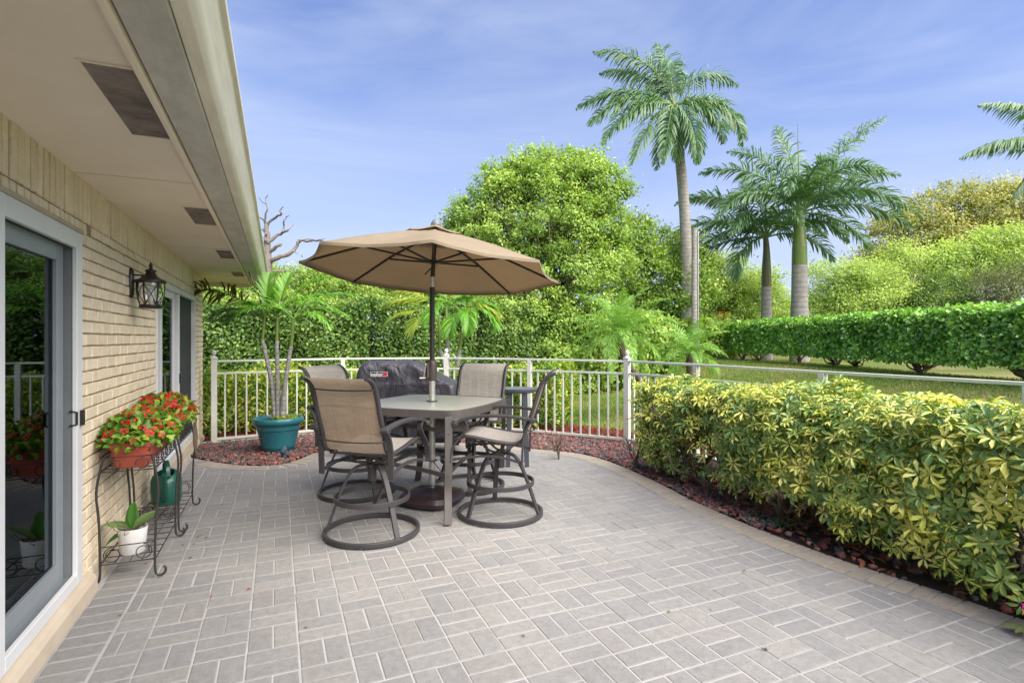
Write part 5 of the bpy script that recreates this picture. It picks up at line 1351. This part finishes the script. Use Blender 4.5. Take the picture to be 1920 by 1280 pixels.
# clipped ficus hedge at the back
fp = [at(brg(150), 12.6), at(brg(420), 12.6), at(brg(700), 12.8), at(brg(880), 13.6), at(brg(1010), 14.6)]
fh = thing('ficus_hedge', 'tall dense dark green clipped hedge behind the railing on the left', 'hedge', (fp[2][0], fp[2][1], -.05)); fo = np.array([fp[2][0], fp[2][1], -.05])
hedge_leaves('foliage', fp, 1.5, 0, 2.20, 66000, .076, .046, L_ficus, fh, T_FOLD, off=fo, depth=.16, lump=.08, faces=(.15, 1, 1.6), round_=.2)
hedge_leaves('inner_foliage', fp, .8, 0, 1.95, 26000, .11, .07, L_ficus, fh, T_LEAF, off=fo, depth=.25, lump=.08, faces=(1, .4, 1), round_=.1)
hedge_leaves('top_shoots', fp, 1.1, 2.0, 2.32, 9000, .07, .042, L_tree2, fh, T_FOLD, off=fo, depth=.1, lump=.13, faces=(.1, 1, .5), round_=.05)
stems(fh, 'stems', [(a[0]*(1-t)+b_[0]*t, a[1]*(1-t)+b_[1]*t, 0) for a, b_ in zip(fp[:-1], fp[1:]) for t in (.1, .35, .6, .85)], M_darkbark, (.04, .012), 2.1, .6, 6, 5, Vector(fo), .15)
# rounder loose growth on top of it
def crown(name, blobs, n, L, W, mat, parent, off, nclump=260, sig=.16, inner=.55, up=.25, tpl=T_LEAF, jit=.5):
    B = np.array([b[0][:] if hasattr(b[0], 'x') else b[0] for b in blobs], float); R = np.array([b[1] if hasattr(b[1], '__len__') else (b[1],)*3 for b in blobs], float)
    w = R.prod(1)**(2/3); w /= w.sum()
    bi = rng.choice(len(B), nclump, p=w); u = rdir(nclump); fr = inner+(1.04-inner)*rng.random(nclump)**.5
    C = B[bi]+u*R[bi]*fr[:, None]; cs = rng.random(nclump); cr = sig*(.6+.8*rng.random(nclump))
    ci = rng.integers(0, nclump, n); d = rng.normal(size=(n, 3))*cr[ci][:, None]*np.array([1, 1, .75])
    P = C[ci]+d; ou = unit(u[ci]*.7+unit(d)*.6)
    A = unit(ou*.4+rdir(n)*.9+np.array([0, 0, -.1])); N = unit(ou+np.array([0, 0, up+.4])+rdir(n)*jit)
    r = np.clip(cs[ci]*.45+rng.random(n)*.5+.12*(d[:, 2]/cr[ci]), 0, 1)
    sc = .65+.7*rng.random(n)
    o = leaves(name, P-np.array(off), A, N, L*sc, W*sc, mat, tpl, parent, None, r)
    return C, B
def limbs(parent, base, C, B, mat, off, r0, nb=60, seed=1, trunk_h=1.0, name='trunk'):
    rs = random.Random(seed); base = Vector(base); off = Vector(off); m = MB()
    top = base+Vector((0, 0, trunk_h)); m.tube([base-off+Vector((0, 0, -.1)), base.lerp(top, .5)-off+Vector((rs.gauss(0, .05), 0, 0)), top-off], [r0*1.25, r0, r0*.85], 10)
    for b_ in B:
        b_ = Vector(b_); mid = top.lerp(b_, .5)+Vector((rs.gauss(0, .2), rs.gauss(0, .2), .1))
        P = smoothpath([top, mid, b_], 4); m.tube([p-off for p in P], list(np.linspace(r0*.6, r0*.2, len(P))), 7)
    idx = rs.sample(range(len(C)), min(nb, len(C))); BB = np.array([b[:] for b in B])
    for i in idx:
        c = Vector(C[i]); j = int(np.argmin(((BB-C[i])**2).sum(1))); b_ = Vector(B[j]); s_ = top.lerp(b_, rs.uniform(.5, 1))
        mid = s_.lerp(c, .5)+Vector((rs.gauss(0, .12), rs.gauss(0, .12), rs.gauss(0, .1)))
        P = smoothpath([s_, mid, c.lerp(s_, -.06)], 3); m.tube([p-off for p in P], list(np.linspace(r0*.17, r0*.045, len(P))), 5)
    return m.build(name, mat, parent, smooth=60)
def tree(name, label, cat, bpx, D, blobs, n, L, W, mat, bark=M_bark, r0=.12, nclump=260, sig=.2, th=1.0, group=None, nb=60, inner=.55, seed=1, tpl=T_LEAF, flat=.9):
    """blobs: (bearing px, height py, radius m[, depth offset])"""
    b0 = at(brg(bpx), D); gz = ground_z(*b0); t = thing(name, label, cat, (b0[0], b0[1], gz), 0, group)
    bl = []
    for q in blobs:
        dd = q[3] if len(q) > 3 else 0; p = at(brg(q[0]), D+dd); bl.append((Vector((p[0], p[1], hgt(q[1], D+dd))), (q[2], q[2], q[2]*flat)))
    off = (b0[0], b0[1], gz)
    C, B = crown('crown', bl, n, L, W, mat, t, off, nclump, sig, inner, tpl=tpl)
    limbs(t, off, C, B, bark, off, r0, nb, seed, th)
    return t
tree('broadleaf_tree', 'large bright green spreading tree rising behind the umbrella', 'tree', 1010, 15,
     ((1045, 330, .95), (985, 335, .9, .4), (940, 335, .65), (1095, 312, .6), (1150, 350, .5), (925, 375, .8), (880, 405, .6), (1100, 335, .75), (1135, 375, .65), (1125, 430, .8), (1040, 430, 1.3), (870, 455, .7), (940, 460, 1.15), (1070, 510, 1.15, -.3), (970, 560, 1.1, -.6), (890, 560, .9), (1100, 600, 1.0, -.6), (1020, 640, 1.0, -.8), (850, 430, .35), (1140, 500, .8), (1165, 450, .4)),
     92000, .084, .05, L_tree, r0=.17, nclump=1150, sig=.12, th=1.2, nb=560, inner=.2)
tree('bushy_tree', 'rounded mid-green bushy tree between the big tree and the tall palm trunk', 'tree', 1225, 17,
     ((1225, 455, .85), (1175, 440, .7, -.6), (1190, 490, .9, -.8), (1265, 470, .8), (1240, 550, 1.1), (1180, 580, .9), (1290, 545, .9, -.5), (1310, 500, .6, -.4), (1220, 630, 1.0), (1150, 640, .8), (1290, 630, .8)), 42000, .09, .055, L_tree, nclump=600, sig=.15, nb=160, seed=2, inner=.45)
tree('light_tree', 'loose light green tree between the tall palm and the slim royal palm', 'tree', 1385, 20,
     ((1360, 520, 1.0), (1400, 560, 1.1), (1340, 570, 1.1), (1430, 530, .7), (1370, 610, 1.2), (1455, 570, .6)), 32000, .085, .05, L_light, nclump=420, sig=.17, nb=130, seed=3, inner=.35)
tree('light_tree', 'feathery light green tree right of the thick royal palm trunk', 'tree', 1590, 21,
     ((1560, 530, .95), (1600, 520, .9), (1545, 570, .9), (1630, 560, 1.0), (1590, 590, 1.1), (1660, 530, .7)), 17000, .10, .05, L_light, nclump=200, sig=.24, nb=70, seed=4, inner=.35)
tree('olive_tree', 'broad pale olive-yellow tree highest on the far right', 'tree', 1780, 30,
     ((1700, 450, 2.0), (1760, 400, 1.7), (1830, 395, 1.8), (1900, 400, 1.9), (1970, 410, 1.8), (1660, 500, 1.5), (1790, 470, 2.2), (1890, 470, 2.2), (2010, 480, 2)), 52000, .16, .09, L_olive, nclump=520, sig=.34, nb=120, seed=5, inner=.55, r0=.25, th=2)
tree('green_tree', 'bright yellow-green tree below the olive one behind the hedge', 'tree', 1750, 25,
     ((1690, 490, 1.0), (1750, 500, 1.1), (1810, 490, 1.2), (1880, 470, 1.3), (1940, 470, 1.3), (1720, 550, 1.2), (1990, 500, 1.3), (1640, 520, .8)), 30000, .13, .07, L_light, nclump=330, sig=.25, nb=60, seed=6)
tree('grey_shrub', 'dull grey-green domed shrub behind the right half of the clipped hedge', 'shrub', 1765, 21,
     ((1765, 555, .95), (1720, 575, .7), (1810, 575, .7)), 12000, .09, .04, L_ficus, nclump=120, sig=.2, nb=40, seed=7, th=.6)
tree('twiggy_shrub', 'sparse twiggy grey shrub at far right behind the clipped hedge', 'shrub', 1870, 20,
     ((1850, 540, .9), (1900, 530, .9), (1930, 560, .9), (1870, 580, .8)), 7000, .08, .04, L_grey, nclump=150, sig=.2, nb=150, seed=8, inner=.3, th=.6)
tree('twiggy_shrub', 'thin brownish shrub between the light feathery tree and the grey dome', 'shrub', 1680, 22,
     ((1660, 560, .8), (1700, 540, .8), (1640, 590, .7)), 6500, .08, .04, L_grey, nclump=120, sig=.2, nb=120, seed=9, inner=.3, th=.6)
tree('flowering_shrub', 'small shrub with orange yellow tips left of the clipped hedge', 'shrub', 1350, 18,
     ((1350, 603, .2), (1358, 598, .16)), 700, .07, .04, leafmat('orange_leaf', [(0, (.12, .2, .03)), (.5, (.5, .22, .02)), (1, (.75, .35, .03))]), nclump=30, sig=.1, nb=10, seed=10, th=.5)
# leafy thicket low behind the big tree
low('back_hedge', [at(brg(1010), 14.6), at(brg(1130), 15), at(brg(1250), 16), at(brg(1350), 18)], 1.6, 2.0, 30000, 'shaggy green thicket low behind the date palms', L_tree, 'hedge', L=.11, W=.065, depth=.3, stem=False, lump=.12)
low('far_hedge', [at(brg(1290), 22), at(brg(1500), 24), at(brg(1750), 26), at(brg(2050), 24), at(brg(2700), 20)], 1.6, 3.0, 42000, 'distant loose green hedge line glimpsed behind the palm trunks', L_light, 'hedge', L=.12, W=.07, depth=.4, stem=False, lump=.2, z0=.8)
# row of slender trees at the back left
rs = random.Random(11)
for k in range(13):
    px = 395+k*43+rs.gauss(0, 6); D_ = 18.6+rs.gauss(0, .4); pyt = 535+rs.gauss(0, 6)-(8 if k in (3, 4, 5) else 0)
    tree('slender_tree', 'slender bare-stemmed tree in the row rising behind the clipped hedge', 'tree', px, D_,
         ((px-10, pyt, .48), (px+14, pyt+4, .5, .3), (px, pyt-14, .42), (px+4, pyt+28, .45)), 3600, .10, .055, L_tree, r0=.035, nclump=46, sig=.17, nb=34, seed=20+k, th=2.2, group='slender trees in a row behind the hedge', inner=.2)
# more stems low under those crowns
# pruned clusia hedge on the bank
hpts = [Vector((*at(brg(1338), 18.2), 0)), Vector((13.0, 13.2, 0)), Vector((12.0, 9.8, 0)), Vector((10.6, 6.3, 0)), Vector((10.0, 4.3, 0)), Vector((9.9, 2.6, 0))]
path = smoothpath(hpts, 8); cum = [0]
for a, b_ in zip(path[:-1], path[1:]): cum.append(cum[-1]+(b_-a).length)
def onpath(s):
    for i in range(len(cum)-1):
        if s <= cum[i+1]: return path[i].lerp(path[i+1], (s-cum[i])/(cum[i+1]-cum[i]))
    return path[-1]
NS_ = int(cum[-1]/1.12)
for k in range(NS_):
    s0_ = cum[-1]*k/NS_; s1_ = cum[-1]*(k+1)/NS_; a, b_ = onpath(max(0, s0_-.06)), onpath(s1_+.06); c = onpath((s0_+s1_)/2); gz = ground_z(c.x, c.y)
    t = thing('hedge_shrub', 'glossy round-leaved shrub clipped into the long hedge on the grass bank', 'hedge shrub', (c.x, c.y, gz), 0, 'shrubs of the clipped hedge on the bank')
    dist = c.x*SN+c.y*CS; nn = int(7000 if dist < 12 else 4200)
    hedge_leaves('foliage', [(a.x, a.y), (b_.x, b_.y)], 1.0, .26, 1.10+rs.gauss(0, .012), nn, .074, .052, L_clusia, t, T_FOLD, off=(c.x, c.y, 0), gz=None, depth=.12, lump=.035, faces=(.5, 1, 1.3))
    stems(t, 'stems', [(rs.uniform(-.3, .3), rs.uniform(-.3, .3), -.05) for _ in range(rs.choice((1, 1, 2)))], M_darkbark, (rs.uniform(.02, .035), .010), .75, rs.uniform(.3, .5), rs.choice((5, 7, 9)), 40+k, wig=.08)
# grass
def grass(name, poly, n, h, label, dens=None):
    xs = [p[0] for p in poly]; ys = [p[1] for p in poly]; P = []
    while len(P) < n:
        x = random.uniform(min(xs), max(xs)); y = random.uniform(min(ys), max(ys))
        if not inside(x, y, poly) or inside(x, y, OUTER): continue
        P.append((x, y, ground_z(x, y)+.0))
    P = np.array(P); A = rng.normal(size=(n, 3))*.45; A[:, 2] = 1; N = rdir(n)
    cl = .5+.5*np.sin(P[:, 0]*1.7+np.sin(P[:, 1]*1.1)*2)*np.sin(P[:, 1]*1.3)
    r = np.clip(cl*.55+rng.random(n)*.5, 0, 1)
    o = leaves(name, P, A, N, h*(.5+rng.random(n)), .008+.006*rng.random(n), L_grass, T_LEAF, None, None, r)
    return tag(o, label, 'grass', kind='stuff')
grass('grass', [(4.7, 2.6), (4.7, 3.6), (5.2, 4.6), (5.2, 6.8), (3.0, 9.8), (4, 12.6), (8, 14.2), (13, 13.5), (12.5, 9), (10.6, 5.6), (10.2, 3.0)], 95000, .055, 'short patchy green and straw-coloured lawn grass on the bank past the railing')
# royal palm bark litter and weeds in the bed
for (y, x) in ((1.95, 3.62), (1.72, 3.66), (1.5, 3.74), (2.95, 3.42)):
    w = thing('weed', 'tiny ferny green weed at the paving edge under the umbrella-leaf hedge', 'weed', (x, y, 0), 0, 'weeds under the hedge'); n = 90
    P = np.stack([rng.normal(size=n)*.07, rng.normal(size=n)*.09, .02+.05*rng.random(n)], 1)
    leaves('leaflets', P, rdir(n)+[0, 0, .2], np.tile([0, 0, 1.], (n, 1))+rdir(n)*.3, .018, .011, L_weed, T_LEAF, w)
    m = MB()
    for q in range(8): m.tube([(0, 0, 0), (random.gauss(0, .04), random.gauss(0, .05), .05)], .0015, 4)
    m.build('stalks', M_shaft, w)
n = 420; P = []
while len(P) < n:
    x, y = random.uniform(3.3, 4.4), random.uniform(.2, 4.6)
    if not inside(x, y, PATIO): P.append((x, y, .015+random.random()*.02))
tag(leaves('leaf_litter', np.array(P), rdir(n)*[1, 1, .15], np.tile([0, 0, 1.], (n, 1))+rdir(n)*.4, .05+.03*rng.random(n), .03, leafmat('dead_leaf', [(0, (.05, .03, .015)), (.5, (.14, .06, .03)), (1, (.28, .10, .04))]), T_FOLD), 'dead brown and rusty leaves scattered on the soil under the hedge', 'leaf litter', kind='stuff')
# bare twigs in the gravel
for px, D_, h_, l in ((1048, 6.35, .42, 'thin leafless twig plant in the gravel under the balusters'), (1192, 5.85, .45, 'leafless forked twig plant in the gravel in front of the corner post')):
    p = at(brg(px), D_); t = thing('bare_twig', l, 'twig', (p[0], p[1], 0)); stems(t, 'branches', [(0, 0, 0)], M_darkbark, (.010, .003), h_, .17, 7, int(px), wig=.03)
# dead tree, left
DD = 18; b0 = at(brg(512), DD)
dt = thing('dead_tree', 'leafless dead tree with crooked grey branches beside the gutter', 'dead tree', (b0[0], b0[1], -.05))
def zp(x, y): return (380+x/3.556, 340+y/3.556)
br = [([(450, 900), (445, 700), (432, 560), (428, 470), (432, 400), (428, 330), (425, 290)], .19, .06),
      ([(440, 540), (500, 510), (580, 480), (625, 440), (640, 395), (690, 400), (760, 395), (830, 405)], .09, .012),
      ([(632, 430), (660, 390), (720, 385), (790, 390), (818, 380)], .03, .01), ([(600, 468), (640, 480)], .02, .008),
      ([(428, 480), (460, 460), (500, 430), (530, 420)], .075, .04), ([(432, 410), (470, 380), (530, 340), (570, 325), (606, 285)], .07, .015),
      ([(535, 335), (545, 300), (538, 270), (560, 240), (575, 225)], .035, .01), ([(426, 300), (470, 250), (530, 215), (520, 195), (540, 165)], .05, .01), ([(522, 208), (505, 190)], .02, .008),
      ([(426, 295), (410, 260), (375, 235), (352, 215)], .05, .012), ([(408, 258), (430, 200), (428, 150), (420, 115), (440, 92)], .035, .008), ([(425, 150), (395, 135), (368, 100)], .018, .006),
      ([(425, 350), (400, 325), (395, 322)], .03, .01), ([(425, 390), (385, 355), (380, 350)], .03, .01), ([(430, 430), (402, 405)], .03, .015), ([(470, 600), (550, 600), (565, 598)], .04, .015)]
rs = random.Random(8)
for i, (P, r0, r1) in enumerate(br):
    V = []
    for (x, y) in P:
        px, py = zp(x, y); dd = DD+rs.gauss(0, .12) if i else DD; q = at(brg(px), dd); V.append(Vector((q[0]-b0[0], q[1]-b0[1], hgt(py, dd)+.05)))
    if i == 0: V = [Vector((0, 0, -.1))]+V
    m = MB(); V = smoothpath(V, 4); V = [v+Vector((rs.gauss(0, .012), rs.gauss(0, .012), rs.gauss(0, .012))) for v in V]
    m.tube(V, list(np.linspace(r0, r1, len(V))), 8); m.build('trunk' if i == 0 else 'branch', M_deadwood, dt, smooth=60)
# utility pole beside the tall palm
b0 = at(brg(1302), 15.4); gz = ground_z(*b0); up_ = thing('utility_pole', 'weathered wooden pole with a grey conduit beside the tall palm trunk', 'pole', (b0[0], b0[1], gz))
h_ = hgt(428, 15.4)-gz
m = MB(); m.tube([(0, 0, -.1), (0, 0, h_)], [.085, .075], 14); m.build('pole_shaft', M_oldtrunk, up_, smooth=50)
m = MB(); m.tube([dirv(-30)*.105+Vector((0, 0, .0)), dirv(-30)*.10+Vector((0, 0, h_-.1))], .022, 10); m.build('conduit', M_alu, up_, smooth=50)
# flower at the right edge
fl = thing('pink_flower', 'magenta bloom with dull mauve leaves poking in at the lower right edge', 'flower', (*at(brg(1926), 2.58), 0))
m = MB(); m.tube([(0, 0, 0), (0, 0, .05), (.0, 0, .12)], .003, 6); m.build('stalk', M_shaft, fl)
whorls(np.array([[0, 0, .125], [.01, -.01, .12]]), np.array([[-.2, -.4, 1], [-.4, -.6, .5]]), 7, .03, .024, 1.2, 'petals', L_pink, fl, T_LFT)
for a in (170, 200, 150, 230): bigleaf('leaf', (0, 0, .04), dirv(a, 8), (0, 0, 1), .09, .025, L_grey, fl, .4)
# fallen petals and leaves on the paving
rs = random.Random(12)
for k in range(34):
    if k < 20: x, y = rs.uniform(-.75, -.1), rs.uniform(3.2, 6.2)
    else: x, y = rs.uniform(-.2, 3.0), rs.uniform(1.2, 5.8)
    if not inside(x, y, PATIO): continue
    red = k % 3 == 0 and k < 20
    m = MB(); s_ = rs.uniform(.010, .022); a = rs.uniform(0, 6.28); c, s = math.cos(a), math.sin(a)
    pts4 = [(0, 0, .002), (s_*.6, s_*.35, .005), (s_*1.5, 0, .002), (s_*.6, -s_*.35, .006)]
    m.add([(px_*c-py_*s, px_*s+py_*c, pz_) for px_, py_, pz_ in pts4], [(0, 3, 2, 1)], (rs.random(), .5, 0))
    o = m.build('fallen_petal' if red else 'fallen_leaf', L_petal if red else (L_brown if k % 2 else L_olive), None, tint=True, loc=(x, y, .008))
    o.modifiers.new('s', 'SOLIDIFY').thickness = .001
    if red: tag(o, 'tiny red petal fallen on the grey paving below the plant stands', 'petal', 'red petals fallen on the paving')
    else: tag(o, 'tiny dry leaf scrap lying on the grey paving', 'leaf', 'dry leaf scraps on the paving')

# ------------------------------------------------------------------ world, sun, camera
w = bpy.data.worlds.new('World'); sc.world = w; w.use_nodes = True; nt = w.node_tree
bg = nt.nodes['Background']; SUN_EL = math.radians(50); SUN_AZ = math.radians(154)   # compass-like, clockwise from +Y
sky = nt.nodes.new('ShaderNodeTexSky'); sky.sky_type = 'NISHITA'; sky.sun_disc = False; sky.sun_elevation = SUN_EL; sky.sun_rotation = SUN_AZ
sky.air_density = 1.0; sky.dust_density = .6; sky.ozone_density = 2.2; sky.altitude = 0
tc = nt.nodes.new('ShaderNodeTexCoord'); mp = nt.nodes.new('ShaderNodeMapping'); mp.inputs['Scale'].default_value = (1.0, 1.3, 5.0); mp.inputs['Rotation'].default_value = (.25, .1, .4)
nt.links.new(tc.outputs['Generated'], mp.inputs[0])
nz = noise(nt, 1.6, 7, .55, mp.outputs[0], .6)
sep = nt.nodes.new('ShaderNodeSeparateXYZ'); nt.links.new(tc.outputs['Generated'], sep.inputs[0])
cf = ramp(nt, nz, [(.36, (0, 0, 0)), (.74, (.6, .6, .6))])
hz_ = ramp(nt, sep.outputs[2], [(0, (1, 1, 1)), (.12, (.85, .85, .85)), (.3, (.48, .48, .48)), (.6, (0.03, 0.03, 0.03))])
fc = nt.nodes.new('ShaderNodeMix'); fc.data_type = 'RGBA'; fc.blend_type = 'SCREEN'; fc.inputs[0].default_value = 1
nt.links.new(cf, fc.inputs[6]); nt.links.new(hz_, fc.inputs[7])
skt = mixc(nt, 1.0, sky.outputs[0], (.34, .50, .86), 'MULTIPLY')
mixn = mixc(nt, fc.outputs[2], skt, (2.85, 3.3, 4.3))
nt.links.new(mixn, bg.inputs[0]); bg.inputs[1].default_value = .08
sd_ = bpy.data.lights.new('sun', 'SUN'); sd_.energy = 3.6; sd_.angle = math.radians(75); sd_.color = (1, .90, .76)
so = bpy.data.objects.new('sun', sd_); COL.objects.link(so)
dv = Vector((math.sin(SUN_AZ)*math.cos(SUN_EL), math.cos(SUN_AZ)*math.cos(SUN_EL), math.sin(SUN_EL)))
so.rotation_euler = (-dv).to_track_quat('-Z', 'Y').to_euler(); so.location = dv*30
cam = bpy.data.cameras.new('camera'); co_ = bpy.data.objects.new('camera', cam); COL.objects.link(co_)
cam.sensor_width = 36; cam.lens = 1027/1920*36; cam.shift_y = -5/1920; cam.clip_end = 2000; cam.clip_start = .05
co_.location = (0, 0, CAM_H); co_.rotation_euler = (PI/2, 0, -YAW); sc.camera = co_
sc.view_settings.view_transform = 'Standard'; sc.view_settings.look = 'None'; sc.view_settings.exposure = 1.6; sc.view_settings.gamma = 1
sc.cycles.max_bounces = 8; sc.cycles.transparent_max_bounces = 12; sc.cycles.caustics_reflective = False; sc.cycles.caustics_refractive = False
sc.cycles.use_denoising = True
